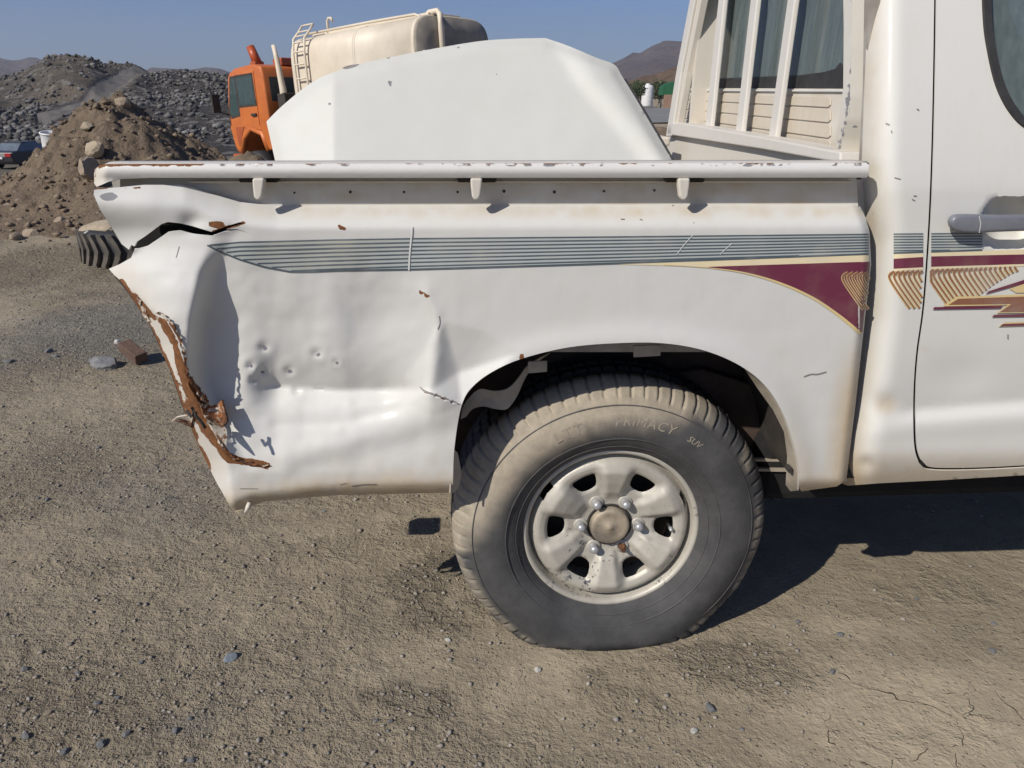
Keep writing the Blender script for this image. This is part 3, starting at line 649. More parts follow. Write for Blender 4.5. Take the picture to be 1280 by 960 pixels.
def wear_bed(u, v):
    n = fbm(u / 18.0, v / 18.0, 1.0, 3)
    sd = seg_dist(u, v, [(168, 370), (186, 392), (203, 402), (219, 430), (226, 460), (238, 488), (255, 520), (268, 548), (286, 574), (334, 583)])
    wdt = np.interp(v, [365, 400, 450, 500, 540, 575, 590], [4, 5, 5, 10, 12, 6, 2.5])
    rust = np.exp(-(sd / wdt) ** 2) * (0.95 + 0.5 * n)
    lo = seg_dist(u, v, [(152, 352), (168, 376), (190, 410), (214, 465), (233, 520), (251, 562), (262, 585)])
    rust = np.maximum(rust, np.exp(-(lo / 4.0) ** 2) * (0.80 + 0.5 * n))
    rust = np.maximum(rust, 0.95 * np.exp(-(((u - 246) / 17) ** 2 + ((v - 507) / 24) ** 2)))
    rust = np.maximum(rust, 1.1 * np.exp(-(((u - 271) / 13) ** 2 + ((v - 280.5) / 3.4) ** 2) ** 2))
    rust = np.maximum(rust, 0.85 * np.exp(-(seg_dist(u, v, [(266, 290), (305, 278)]) / 2.6) ** 2))
    rust = np.maximum(rust, 0.95 * np.exp(-(seg_dist(u, v, [(423, 283), (432, 287)]) / 2.4) ** 2))
    rust = np.maximum(rust, 1.0 * np.exp(-(seg_dist(u, v, [(522, 363), (536, 371)]) / 2.0) ** 2))
    rust = np.maximum(rust, 1.0 * np.exp(-(((u - 652) / 4) ** 2 + ((v - 446) / 5) ** 2)))
    rust = np.maximum(rust, 0.8 * np.exp(-(seg_dist(u, v, [(530, 489), (545, 494), (578, 506)]) / 1.8) ** 2))
    rust = np.maximum(rust, 0.75 * np.exp(-(seg_dist(u, v, [(118, 236), (165, 236), (180, 233)]) / 1.5) ** 2))
    vb = np.where(u < 600, np.interp(u, [290, 320, 420, 560], [638, 629, 619, 616]), 613)
    dirt = 0.9 * ss(vb - 36, vb + 2, v) + 0.35 * ss(vb - 90, vb, v) * (0.6 + n)
    xf = np.interp(v, [255, 290, 330, 400, 500, 600], [1074, 1087, 1089, 1081, 1070, 1058])
    dirt = np.maximum(dirt, 0.9 * ss(44, 6, xf - u) * ss(395, 520, v) + 0.45 * np.exp(-((xf - u) / 8.0) ** 2) * ss(290, 380, v))
    dirt = np.maximum(dirt, 0.5 * np.exp(-(seg_dist(u, v, ARCH[40:]) / 26.0) ** 2) * ss(480, 600, v))
    dirt = np.maximum(dirt, (0.30 + 0.5 * n) * np.exp(-(((v - 264) / 9) ** 2)) * ss(280, 340, u))
    dirt = np.maximum(dirt, 0.4 * np.exp(-(lo / 26.0) ** 2))
    grey = 1.1 * np.exp(-(((u - 136) / 12) ** 2 + ((v - 246) / 5) ** 2) ** 2)
    for (a, b, rad) in PITS: grey = np.maximum(grey, 1.0 * np.exp(-((u - a - 1.5) ** 2 + (v - b - 1.5) ** 2) / (rad * 0.62) ** 2))
    return np.clip(rust, 0, 1.2), np.clip(dirt, 0, 1), np.clip(grey, 0, 1.2)
BED = ([(118, 236), (150, 234), (180, 231), (225, 231), (243, 235), (260, 241), (300, 252.5), (345, 257.5), (420, 256.5), (1074, 255), (1082, 272), (1087, 290), (1089, 330), (1081, 400), (1070, 500), (1058, 600), (1046, 608), (1002, 614)]
       + ARCH[::-1][1:] + [(560, 616), (420, 619), (330, 627), (316, 632), (296, 640), (290, 637), (283, 625), (268, 598), (251, 563), (233, 521), (214, 466), (190, 411), (168, 377), (152, 352), (143, 344), (136, 336), (150, 330), (164, 322),
          (168, 312), (185, 307), (200, 297), (210, 290), (225, 288.5), (242, 292), (265, 295), (281, 289.5), (297, 288), (311, 291.5), (297, 286.6), (283, 286.8), (306, 278.5), (299, 277.8), (280, 284), (265, 290), (240, 282.5), (225, 279), (210, 277.5), (202, 280), (182, 295), (171, 302), (168, 308), (164, 306), (161, 312), (152, 305), (140, 285), (125, 262), (117, 243)])
bed = panel('bed_side', BED, on_side, off_bed, M['paint_bed'], truck, step=4.2, edge=3.2, th=0.0035, wear=wear_bed)
bed['label'] = 'dented and torn white flank of the load bed with striped decal'
zero = lambda u, v: np.zeros(np.shape(u))
# upper recessed band under the rail
def off_band(u, v): return 0.052 + 0.004 * ss(232, 226, v)
def wear_band(u, v):
    n = fbm(u / 25.0, v / 9.0, 3.0, 3)
    return 0.75 * np.exp(-((v - 227) / 2.0) ** 2) * ss(330, 240, u), np.clip(0.35 + 0.6 * n, 0, 0.8), 0 * u
band = panel('upper_band', [(150, 214), (1070, 214), (1073, 266), (150, 266)], on_side, off_band, M['paint'], truck, step=9, wear=wear_band)
lip = prism('band_lip', [(236, 226.5), (1066, 226), (1066, 228.6), (236, 229.2)], on_side, 0.038, INW * 0.014, M['creamw'], truck, 0.001)
for (a, b, rr_) in [(438, 240, 2.0), (505, 240, 1.6), (572, 240, 1.6), (630, 239, 2.1), (693, 240, 2.1), (755, 239, 1.7), (818, 238, 1.6), (368, 241, 1.4)]:
    pts = [(a + rr_ * math.cos(k * math.pi / 4), b + rr_ * math.sin(k * math.pi / 4)) for k in range(8)]
    prism('band_hole', pts, on_side, off_band(a, b) - 0.0008, INW * 0.0006, M['dark'], band)
# rail along the top of the bed
RAIL = [(132, 205), (124, 207), (119, 211), (117.5, 217), (117.5, 229), (120.5, 233.5), (126, 231.5), (136, 227), (152, 223.8), (190, 222.3), (400, 222.5), (1084, 222), (1086, 219), (1086, 206), (1083, 203.6), (600, 204.3)]
def wear_rail(u, v):
    n = fbm(u / 12.0, v / 5.0, 6.0, 3)
    rust = np.clip(0.66 * np.exp(-((v - 205) / 2.2) ** 2) * (0.72 + 0.9 * n) + 0.5 * np.exp(-(seg_dist(u, v, [(118, 222), (120, 212), (130, 206), (175, 204), (250, 204)]) / 4.0) ** 2), 0, 1)
    grey = np.clip(0.36 + 0.9 * n, 0, 0.8) * np.exp(-((v - 206) / 3.0) ** 2)
    grey = np.maximum(grey, (0.55 + 0.8 * n) * np.exp(-((v - 220.5) / 1.6) ** 2) * ss(650, 900, u))
    return rust, 0.45 * np.exp(-((u - 118) / 14.0) ** 2) + 0.1 + 0 * u, grey
def off_rail(u, v):
    c = np.interp(u, [118, 150], [1, 0])
    return 0.004 - 0.010 * np.cos(np.clip((v - 213) / 11.0, -1, 1) * math.pi / 2) + 0.05 * np.clip((132 - u) / 15.0, 0, 1) ** 2
rail = panel('bed_rail', RAIL, on_side, off_rail, M['rail'], truck, step=4, edge=4, th=0.0, wear=wear_rail)
# give the rail its top face and body
rt = []
for k in range(61):
    u = 117.5 + (1086 - 117.5) * k / 60; vt = np.interp(u, [117, 119, 124, 132, 600, 1086], [213, 211, 207, 205, 204.3, 203.6]); vbm = np.interp(u, [117, 120, 126, 136, 152, 190, 400, 1086], [229, 233, 231.5, 227, 223.8, 222.3, 222.5, 222])
    pt = on_side(u, vt, off_rail(u, vt)); pb = on_side(u, vbm, off_rail(u, vbm))
    rt += [pt, pt + INW * 0.012 + np.array([0, 0, 0.003]), pt + INW * 0.075 + np.array([0, 0, 0.0005]), pt + INW * 0.078 - np.array([0, 0, 0.03]), pb + INW * 0.05, pb]
fc = [(6 * k + j, 6 * k + j + 1, 6 * k + j + 7, 6 * k + j + 6) for k in range(60) for j in range(5)]
fc += [tuple(range(5, -1, -1)), tuple(range(360, 366))]
rb = mesh_from(rt, fc); set_wear(rb, 0.36, 0.35, 0.33); ro_ = link('rail_top', rb, M['rail'], rail)
for k, u0 in enumerate((322, 595, 855)):
    hk = prism('tie_hook', [(u0 - 7, 223), (u0 + 8, 223), (u0 + 7.5, 231), (u0 + 5.5, 245), (u0 + 3, 250), (u0 - 2, 250.5), (u0 - 5, 246), (u0 - 6.5, 233)], on_side, -0.004, INW * 0.022, M['paint'], truck, 0.005, 3)
    prism('hook_bracket', [(u0 - 24, 224), (u0 + 26, 224), (u0 + 24, 228), (u0 - 22, 228)], on_side, 0.016, INW * 0.02, M['liner'], hk)

# printed stripes on the flank
ST_T = lambda u: np.interp(u, [258, 300, 420, 515, 800, 1090, 1280], [306, 302, 299, 297.5, 295, 292, 290.5])
ST_B = lambda u: np.interp(u, [258, 275, 300, 330, 362, 390, 420, 520, 720, 880, 1090, 1280], [306.4, 315, 325, 334, 340, 340, 338.5, 337, 331, 325.5, 317.5, 311])
def band_strip(name, u0, u1, ft, fb, off, mat, parent, lift, n=None):
    u = np.linspace(u0, u1, n or max(3, int((u1 - u0) / 4))); return strip(name, np.stack([u, ft(u)], 1), np.stack([u, fb(u)], 1), on_side, off, mat, parent, lift)
def stripes(u0, u1, off, parent, fade=None):
    band_strip('stripe_field', u0, u1, ST_T, ST_B, off, M['dec_fill'], parent, -0.0010)
    for i in range(8):
        fl = lambda u, i=i: ST_T(u) + i * np.interp(u, [258, 420, 1090], [5.6, 5.2, 3.45])
        us = np.linspace(u0, u1, int((u1 - u0) / 3) + 2); ok = fl(us) < ST_B(us) - 2.2; us = us[ok]
        if len(us) < 3: continue
        w = np.interp(us.mean(), [258, 1090], [1.9, 1.5])
        band_strip('stripe_line', us.min(), us.max(), lambda u: fl(u) + 0, lambda u: fl(u) + w, off, M['dec_line'], parent, -0.0016)
    band_strip('stripe_line', u0, u1, lambda u: ST_B(u) - 1.4, lambda u: ST_B(u) + 0.8, off, M['dec_line'], parent, -0.0017)
stripes(259, 1086, off_bed, bed)
CRT = lambda u: ST_B(u) + 0.8
MAR_T = lambda u: np.interp(u, [700, 885, 960, 1087, 1117, 1165, 1280, 1500], [337, 333.5, 331, 327, 323.5, 320.5, 318, 314])
MAR_B = lambda u: np.interp(u, [1117, 1165, 1280, 1500], [336, 333.5, 330, 325])
band_strip('cream_band', 770, 1086, CRT, lambda u: np.minimum(MAR_T(u) + 0.3, CRT(u) + 0.3 + np.clip(u - 770, 0, 999) * 0.065), off_bed, M['dec_cream'], bed, -0.0010)
low = smooth_line([(885, 334.5), (930, 341), (975, 354), (1015, 372), (1048, 394), (1076, 417)], 7)
lo_u = np.array([p[0] for p in low]); lo_v = np.array([p[1] for p in low])
LOW = lambda u: np.interp(u, lo_u, lo_v)
band_strip('maroon_swoosh', 886, 1076, MAR_T, LOW, off_bed, M['dec_maroon'], bed, -0.0012)
panel('maroon_swoosh_tip', [(1075, 327.6), (1087.6, 327), (1086.5, 345), (1081, 385), (1078, 416), (1075, 416)], on_side, lambda u, v: off_bed(u, v) - 0.0012, M['dec_maroon'], bed, step=3, edge=2.5, th=0.0)
a_, b_ = line_strip([(830, 331)] + low, np.interp(np.arange(len(low) + 1), [0, 12, len(low)], [0.8, 2.6, 4.2])); strip('gold_edge', a_, b_, on_side, off_bed, M['dec_gold'], bed, -0.0016)
# gold hatching: hooked lines
def hatch(u0s, off, parent, vt, vend, clipu):
    for u0 in u0s:
        t = float(vt(u0)); e = float(vend(u0))
        if e - t < 4: continue
        k = np.clip((e - t) / 46.0, 0.12, 1)
        pts = smooth_line([(u0 + 7 * k, t), (u0 + 1.5 * k, t + 3.5 * k), (u0 + 1.2 * k, t + 9 * k), (u0 + 9 * k, t + 22 * k), (u0 + 26 * k, t + 46 * k)], 4)
        pts = [p for p in pts if clipu[0] < p[0] < clipu[1]]
        if len(pts) < 4: continue
        A, B = line_strip(pts, 4.2); strip('gold_hatch', A, B, on_side, off, M['dec_gold'], parent, -0.0019)
        A, B = line_strip(pts, np.linspace(3.2, 1.9, len(pts))); strip('brown_hatch', A, B, on_side, off, M['dec_brown'], parent, -0.0025)
hatch(np.arange(1053, 1088, 6.4), off_bed, bed, lambda u: 341, lambda u: 388, (1040, 1087))
for pts, w in [([(515, 283), (514, 297), (512, 318), (511, 338)], 2.0), ([(846, 318), (856, 305), (866, 294)], 1.0), ([(900, 318), (915, 304)], 0.9)]:
    A, B = line_strip(smooth_line(pts, 4), w); strip('pale_scratch', A, B, on_side, off_bed, M['scratch_l'], bed, -0.0026)
for pts, w in [([(1005, 471), (1014, 468), (1022, 468), (1033, 465)], 1.8), ([(440, 608), (455, 606), (471, 606)], 1.4), ([(300, 611), (322, 611)], 0.9), ([(425, 606), (433, 604)], 0.8), 
               ([(549, 395), (550, 404), (547, 412)], 1.2), ([(220, 322), (224, 308)], 0.8), ([(776, 274), (781, 274)], 1.6), ([(800, 274), (803, 275)], 1.4)]:
    A, B = line_strip(smooth_line(pts, 4), w); strip('dark_scratch', A, B, on_side, off_bed, M['scratch'], bed, -0.0008)

A, B = line_strip(smooth_line([(524, 483), (531, 489), (545, 493.5), (560, 499), (578, 506)], 5), np.interp(np.arange(21), [0, 5, 10, 20], [0.4, 2.6, 1.6, 1.4])); strip('skin_tear', A, B, on_side, off_bed, M['scratch'], bed, -0.0022)
# ragged rust along the seam and curled flakes
def jagged(pts, w, seed):
    rr = random.Random(seed); A, B = line_strip(dens(pts, 3.2, False), w); A = A + np.array([[rr.uniform(-2.0, 2.0), rr.uniform(-2.0, 2.0)] for _ in A]); B = B + np.array([[rr.uniform(-2.0, 2.0), rr.uniform(-1.6, 1.6)] for _ in B])
    return [tuple(p) for p in A] + [tuple(p) for p in B[::-1]]
def off_lip(k): return lambda u, v: off_bed(u, v) - k - 0.006 * np.abs(fbm(np.asarray(u) / 5.0, np.asarray(v) / 5.0, 2.0, 2))
for k, (pts, w, d) in enumerate([([(196, 390), (212, 402), (224, 424), (230, 446), (236, 468)], 3.2, 0.006), ([(236, 470), (248, 488), (262, 508), (268, 522)], 4.5, 0.012),
                                 ([(262, 530), (273, 552), (290, 572), (312, 579), (333, 583)], 2.6, 0.004), ([(171, 372), (180, 392), (186, 402)], 3, 0.005)]):
    panel('rust_edge', jagged(pts, w, k), on_side, off_lip(d), M['rust'], bed, step=3, edge=2.5, th=0.003)
def curl(u0, v0, k): return lambda u, v: off_bed(u, v) - 0.004 - k * np.hypot(np.asarray(u) - u0, (np.asarray(v) - v0) * 0.7)
panel('rust_flake', [(250, 503), (262, 508), (272, 505), (277, 500), (280, 510), (283, 520), (284, 527), (279, 533), (271, 530), (262, 526), (254, 517)], on_side, curl(252, 510, 0.0013), M['rust'], bed, step=4, edge=3)
panel('rust_flake', [(258, 528), (272, 531), (283, 534), (284, 545), (283, 556), (276, 549), (268, 541)], on_side, curl(262, 532, 0.0011), M['rust'], bed, step=4, edge=3)
panel('rust_flake', [(236, 519), (243, 515), (240, 525), (238, 534), (226, 529), (215, 527), (221, 522)], on_side, lambda u, v: off_bed(np.maximum(u, 236), v) - 0.012, M['rust'], bed, step=4, edge=3)
link('loose_wire', tube_mesh([on_side(a, b, -0.075) for a, b in [(233, 513), (239, 521), (243, 515), (240, 509), (245, 520), (252, 528), (257, 535)]], 0.0035, 6), M['dark'], bed)
# torn hem at the rear corner, folded back under the skin
panel('rear_hem', [(143, 346), (160, 366), (186, 404), (212, 462), (232, 520), (250, 561), (268, 598), (284, 626), (292, 637), (300, 628), (280, 580), (262, 540), (242, 492), (228, 444), (206, 404), (180, 372)], on_side,
      lambda u, v: 0.065 + 0.0006 * (300 - np.asarray(u)) * 0.5 + 0.01 * fbm(np.asarray(u) / 20, np.asarray(v) / 20, 3, 3), M['liner'], truck, step=8)
link('torn_tab', tube_mesh([on_side(312, 628, 0.03), on_side(310, 634, 0.025), on_side(306, 641, 0.02)], [0.005, 0.006, 0.002], 6), M['creamw'], truck)

# inner skin of the bed, floor, far side, bulkhead
def tp(s, w, z):                                               # truck frame: s along, w across from the near flank, z up
    p = np.array([0.0, SIDE_Y0, 0.0]) + SDIR * s + INW * w; return (p[0], p[1], z)
def tbox(name, s0, s1, w0, w1, z0, z1, mat, parent, bev=0.0):
    v = [tp(s, w, z) for s in (s0, s1) for w in (w0, w1) for z in (z0, z1)]
    o = link(name, mesh_from(v, [(0, 1, 3, 2), (4, 6, 7, 5), (0, 4, 5, 1), (2, 3, 7, 6), (0, 2, 6, 4), (1, 5, 7, 3)]), mat, parent, False)
    if bev: bevel(o, bev)
    return o
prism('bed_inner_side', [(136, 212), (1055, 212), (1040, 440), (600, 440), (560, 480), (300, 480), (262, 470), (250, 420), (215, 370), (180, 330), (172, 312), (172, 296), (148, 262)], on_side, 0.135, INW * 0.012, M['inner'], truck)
prism('tear_shade', [(162, 285), (176, 250), (330, 250), (330, 340), (250, 340), (205, 325), (180, 318), (165, 314)], on_side, 0.075, INW * 0.004, M['black'], truck)  # black sheet added behind the tear, its colour supplies the shade inside
tbox('bed_floor', -0.60, 0.70, 0.62, 1.62, 0.685, 0.71, M['inner'], truck)
tbox('bed_underside', -0.58, 0.72, 0.62, 1.60, 0.655, 0.683, M['dark'], truck)
tbox('bed_far_side', -0.78, 0.70, 1.56, 1.66, 0.62, 1.205, M['paint'].copy(), truck, 0.01)
tbox('bed_far_rail', -0.80, 0.71, 1.54, 1.69, 1.205, 1.24, M['creamw'], truck, 0.008)
for o_ in list(truck.children):
    if o_.name == 'bed_far_side': set_wear(o_.data, 0, 0.2, 0)
# chassis
for w in (0.36, 1.22):
    tbox('chassis_rail', -0.55, 2.6, w, w + 0.075, 0.44, 0.57, M['dark'], truck, 0.006)
tbox('cross_member', -0.56, -0.50, 0.36, 1.30, 0.46, 0.55, M['dark'], truck, 0.006)
tbox('shadow_block', 0.68, 1.9, 0.22, 0.85, 0.345, 0.54, M['black'], truck, 0.03)  # made-up box added to close a sunlit notch in the ground shadow
tbox('hitch_bracket', -0.72, -0.64, 0.33, 0.42, 0.40, 0.43, M['dark'], truck, 0.004)
link('rear_axle', tube_mesh([tp(0.235, 0.30, 0.345), tp(0.235, 1.5, 0.345)], 0.045, 14), M['dark'], truck)
link('leaf_spring', tube_mesh([tp(-0.40, 0.30, 0.50), tp(-0.1, 0.30, 0.44), tp(0.235, 0.30, 0.40), tp(0.55, 0.30, 0.44), tp(0.86, 0.30, 0.48)], 0.028, 8), M['dark'], truck)
# wheel house: liner strip along the arch, rusty inner panel, bent flap, front lip
def extr(name, line, d0, d1, mat, parent, off=off_bed, steps=4):
    u = np.array([p[0] for p in line]); v = np.array([p[1] for p in line]); A = on_side(u, v, off(u, v) if callable(off) else off); n = len(u)
    V = np.concatenate([A + INW * (d0 + (d1 - d0) * k / steps) for k in range(steps + 1)])
    f = [(k * n + i, k * n + i + 1, (k + 1) * n + i + 1, (k + 1) * n + i) for k in range(steps) for i in range(n - 1)]
    return link(name, mesh_from(V, f), mat, parent)
house = [p for p in ARCH if p[0] > 690]
extr('arch_lip', [(p[0], p[1] + 0.4) for p in house], 0.0, 0.022, M['paint'].copy(), bed, lambda u, v: off_bed(u, v) + 0.001)
extr('wheel_house', [(a + 3, b - 5) for a, b in house], 0.028, 0.60, M['liner'], truck)
extr('wheel_house_rear', [(560, 560), (574, 500), (600, 470), (650, 446), (700, 430)], 0.11, 0.60, M['liner'], truck)
prism('inner_panel', [(545, 560), (560, 470), (640, 420), (800, 410), (960, 440), (1010, 520), (1010, 600), (960, 598), (950, 570), (700, 570)], on_side, 0.33, INW * 0.01, M['rustpanel'], truck)
prism('frame_bracket', [(820, 470), (880, 462), (1000, 500), (1000, 568), (940, 560)], on_side, 0.285, INW * 0.03, M['rustpanel'], truck, 0.006)
prism('fuel_line', [(930, 574), (1000, 574), (1000, 577), (930, 577)], on_side, 0.22, INW * 0.012, M['flap'], truck)
prism('fuel_line', [(930, 586), (1000, 587), (1000, 590), (930, 589)], on_side, 0.21, INW * 0.012, M['flap'], truck)
for (a, b, c_) in ((792, 432, 34), (660, 452, 24)): prism('mount_tab', [(a, b), (a + c_, b - 1), (a + c_, b + 13), (a, b + 15)], on_side, 0.05, INW * 0.006, M['flap'], truck, 0.002)
panel('arch_front_lip', smooth_line([(930, 460), (955, 482), (974, 512), (988, 552), (996, 585), (998, 613)], 4) + [(988, 614), (982, 606), (984, 570), (980, 540), (966, 512), (950, 490)], on_side, lambda u, v: off_bed(u, v) + 0.012 + 0.0035 * np.clip(np.interp(v, [460, 482, 512, 552, 585, 613], [930, 955, 974, 988, 996, 998]) - u, 0, 30), M['flap'], truck, step=5, edge=4)
pts = [(988 + 3.2 * math.cos(k * math.pi / 4), 588 + 4.2 * math.sin(k * math.pi / 4)) for k in range(8)]
prism('lip_bolt', pts, on_side, 0.022, INW * 0.02, M['dark'], truck, 0.001)
# crumpled inner fender sheet hanging in the arch
def off_flap(u, v): return 0.05 + 0.0010 * np.clip(np.asarray(u) - 600, 0, 60) + 0.05 * np.sin((np.asarray(v) - 430) / 40.0) * 0.5 + 0.01 * fbm(np.asarray(u) / 22, np.asarray(v) / 22, 7, 2)
panel('bent_fender_sheet', smooth_line([(576, 524), (580, 506), (598, 487), (618, 489), (636, 485), (650, 470), (662, 455), (688, 441)], 4) + smooth_line([(688, 441), (668, 456), (656, 474), (648, 492), (640, 505), (632, 512), (618, 511), (604, 508), (590, 512), (581, 524)], 4)[1:-1], on_side, off_flap, M['flap'], truck, step=4, edge=3)
panel('torn_lower_flap', [(566, 560), (572, 566), (577, 590), (575, 604), (569, 616), (563, 616)], on_side, lambda u, v: 0.012 + 0.002 * (np.asarray(u) - 563), M['flap'], truck, step=4)
# ------------------------------------------------------------------ cab
XG = smooth_line([(1171, -230), (1170, -60), (1168.5, 60), (1166, 180), (1162, 280), (1155, 380), (1147, 440), (1143.5, 490), (1143.5, 540), (1146, 566), (1153, 580), (1166, 586), (1220, 586), (1300, 582), (1500, 570)], 6)
XGv = ([p[1] for p in XG if p[0] < 1160 or p[1] < 500], [p[0] for p in XG if p[0] < 1160 or p[1] < 500])
DARKU = (1240, 286)
def off_cab(u, v):
    u = np.asarray(u, float); v = np.asarray(v, float)
    xe = np.interp(v, [-300, 0, 200, 300, 400, 500, 600], [1100, 1085, 1082, 1090, 1084, 1070, 1052])
    t = np.clip((xe + 46 - u) / 46, 0, 1.3); o = 0.004 + 0.062 * t ** 2.2
    o = o + 0.145 * np.clip((240 - v) / 300, 0, 3) ** 1.35
    o = o + 0.045 * np.clip((v - 560) / 45, 0, 1.6) ** 2
    # pressed crease along the door bottom, with shallow dents
    vc = np.interp(u, [1090, 1150, 1280, 1500], [528, 522, 512, 500])
    o = o + 0.016 * np.exp(-np.clip(vc - 8 - v, 0, 500) / 40.0) * ss(1095, 1150, u) * ss(8, -14, v - vc) - 0.003 * np.exp(-((v - vc - 14) / 12) ** 2)
    o = o + 0.010 * np.exp(-((u - 1106) / 16) ** 2 - ((v - 505) / 14) ** 2) + 0.006 * np.exp(-((u - 1200) / 40) ** 2 - ((v - 470) / 26) ** 2)
    o = o + 0.010 * np.exp(-((u - 1082) / 10) ** 2 - ((v - 580) / 8) ** 2)
    return o + 0.0008 * fbm(u / 60, v / 60, 9.0, 2)
BOWL = (1246, 279, 31, 33)
def off_door(u, v):
    u = np.asarray(u, float); v = np.asarray(v, float)
    cx = np.clip(u, 1250, 1272); q = np.sqrt(((u - cx) / 23.0) ** 2 + ((v - 279) / 32.0) ** 2)
    return off_cab(u, v) + 0.052 * np.clip(1 - q ** 2.2, 0, 1) ** 0.6
def wear_cab(u, v):
    n = fbm(u / 30.0, v / 30.0, 4.0, 3)
    xe = np.interp(v, [0, 200, 300, 400, 500, 600], [1085, 1082, 1090, 1084, 1070, 1052])
    dirt = 0.75 * ss(545, 604, v) + 0.55 * np.exp(-((u - xe) / 20.0) ** 2) * (0.7 + 0.6 * n)
    dirt = np.maximum(dirt, 0.9 * np.exp(-(((u - 1088) / 9) ** 2 + ((v - 280) / 30) ** 2)))
    dirt = np.maximum(dirt, 0.75 * np.exp(-(((u - 1106) / 14) ** 2 + ((v - 506) / 12) ** 2)))
    dirt = np.maximum(dirt, 0.35 * np.exp(-(((u - 1158) / 8) ** 2 + ((v - 436) / 3) ** 2)))
    rust = 0.5 * np.exp(-(((u - 1090) / 5) ** 2 + ((v - 268) / 16) ** 2))
    return rust, np.clip(dirt, 0, 1), 0 * u
gap_l = [(a - 1.7, b) for a, b in XG]; gap_r = [(a + 1.7, b - (1.6 if b > 575 else 0)) for a, b in XG]
gap_l = [(a, b + (1.6 if b > 575 else 0)) for a, b in gap_l]
CABP = [(1100, -230), (1085, 0), (1080, 120), (1076, 240), (1076, 330), (1066, 420), (1058, 500), (1040, 600), (1060, 607), (1100, 604), (1180, 600), (1280, 594), (1500, 580)] + gap_l[::-1]
cabp = panel('cab_rear_pillar', CABP, on_side, off_cab, M['paint'], truck, step=6, edge=5, th=0.004, wear=wear_cab)
WIN = smooth_line([(1231, -230), (1232, -60), (1234, 20), (1239, 60), (1250, 106), (1268, 140), (1290, 158), (1340, 168), (1560, 170)], 5)
DOOR = gap_r + [(1560, 560), (1560, 200)] + [(a, b) for a, b in WIN[::-1]]
# the window opening is the notch between WIN and the top
door = panel('rear_door', DOOR, on_side, off_door, M['paint'], truck, step=6, edge=5, th=0.004, wear=wear_cab)
prism('door_window', [(a + 2, b - 2) for a, b in WIN] + [(1560, -230)], on_side, lambda u, v: off_cab(u, v) + 0.012, INW * 0.003, M['glass'], door)
A, B = line_strip(WIN, 9.0); rs = strip('window_seal', A, B, on_side, lambda u, v: off_cab(u, v) - 0.003, M['rubber'], door, -0.001); solid(rs, 0.008, 0)
# dark inside of the door seam
prism('door_seam', [(a - 9, b) for a, b in XG] + [(a + 9, b - 4) for a, b in XG[::-1]], on_side, lambda u, v: off_cab(u, v) + 0.022, INW * 0.003, M['dark'], truck)
# handle
HAND = smooth_line([(1191, 284), (1190, 277), (1195, 270.5), (1206, 268.5), (1240, 269), (1280, 269), (1340, 268)], 4)
HAND = HAND + [(1340, 289), (1280, 289.5), (1240, 291), (1222, 292.5), (1205, 291.5), (1195, 289)]
hd = prism('door_handle', HAND, on_side, lambda u, v: off_cab(u, v) * 0 + 0.004 - 0.034, INW * 0.022, M['handle'], door, 0.008, 4, True)
A, B = line_strip([(1224, 270), (1226, 280), (1224, 291)], 1.0); strip('handle_joint', A, B, on_side, -0.0315, M['scratch_l'], hd, 0.0)
# front door and its seam, mostly beyond the frame
prism('front_door', [(1564, -40), (1564, 558), (1580, 566), (2050, 545), (2050, 170), (2000, 120), (1900, -40)], on_side, 0.006, INW * 0.02, M['paint'].copy(), truck, 0.004)
for nm in ('front_door', 'handle_base', 'arch_lip'):
    for o_ in bpy.data.objects:
        if o_.name.startswith(nm): set_wear(o_.data, 0, 0.15, 0)
# decals on cab
def off_pil(u, v): return off_cab(u, v)
for (u0, u1, off, par) in ((1117, 1154, off_pil, cabp), (1164, 1330, off_door, door)):
    un = np.linspace(u0, u1, 20)
    stripes(u0, u1 if par is cabp else 1216, off, par) if par is cabp else stripes(u0, 1228, off, par)
    band_strip('cream_band', u0, u1, lambda u: np.maximum(ST_B(u) + 0.8, 311.5 + 0 * u), lambda u: MAR_T(u), off, M['dec_cream'], par, -0.0010)
    band_strip('maroon_band', u0, u1, MAR_T, MAR_B, off, M['dec_maroon'], par, -0.0012)
    band_strip('cream_band', u0, u1, MAR_B, lambda u: MAR_B(u) + 3, off, M['dec_cream'], par, -0.0010)
HT_ = lambda u: MAR_B(u) + 3.5
HE_ = lambda u: np.interp(u, [1090, 1110, 1150, 1175, 1200, 1230, 1260, 1285], [392, 388, 384, 384, 372, 356, 342, 334])
hatch(np.arange(1111, 1154, 6.2), off_pil, cabp, HT_, HE_, (1108, 1154))
hatch(np.arange(1160, 1285, 6.4), off_door, door, HT_, HE_, (1163, 1330))
def pdec(name, poly, mat, lift): return prism(name, poly, on_side, lambda u, v: off_door(u, v) + lift, INW * 0.0004, mat, door)
pdec('number_graphic', [(1178, 383), (1196, 371), (1330, 366), (1330, 380), (1262, 381), (1258, 381.5)], M['dec_gold'], -0.0030)
pdec('number_graphic', [(1186, 381), (1198, 373.5), (1330, 369), (1330, 376), (1262, 380)], M['dec_brown'], -0.0036)
pdec('number_graphic', [(1166, 387), (1168, 384), (1254, 382), (1250, 385.5)], M['dec_maroon'], -0.0034)
pdec('number_graphic', [(1246, 391.5), (1264, 378), (1330, 370), (1330, 391)], M['dec_gold'], -0.0032)
pdec('number_graphic', [(1250, 390), (1266, 379), (1330, 372), (1330, 389.5)], M['dec_brown'], -0.0042)
pdec('number_graphic', [(1240, 396.5), (1243, 393.5), (1330, 392), (1330, 395)], M['dec_maroon'], -0.0034)
pdec('number_graphic', [(1248, 408.5), (1256, 403), (1330, 400), (1330, 406)], M['dec_gold'], -0.0030)
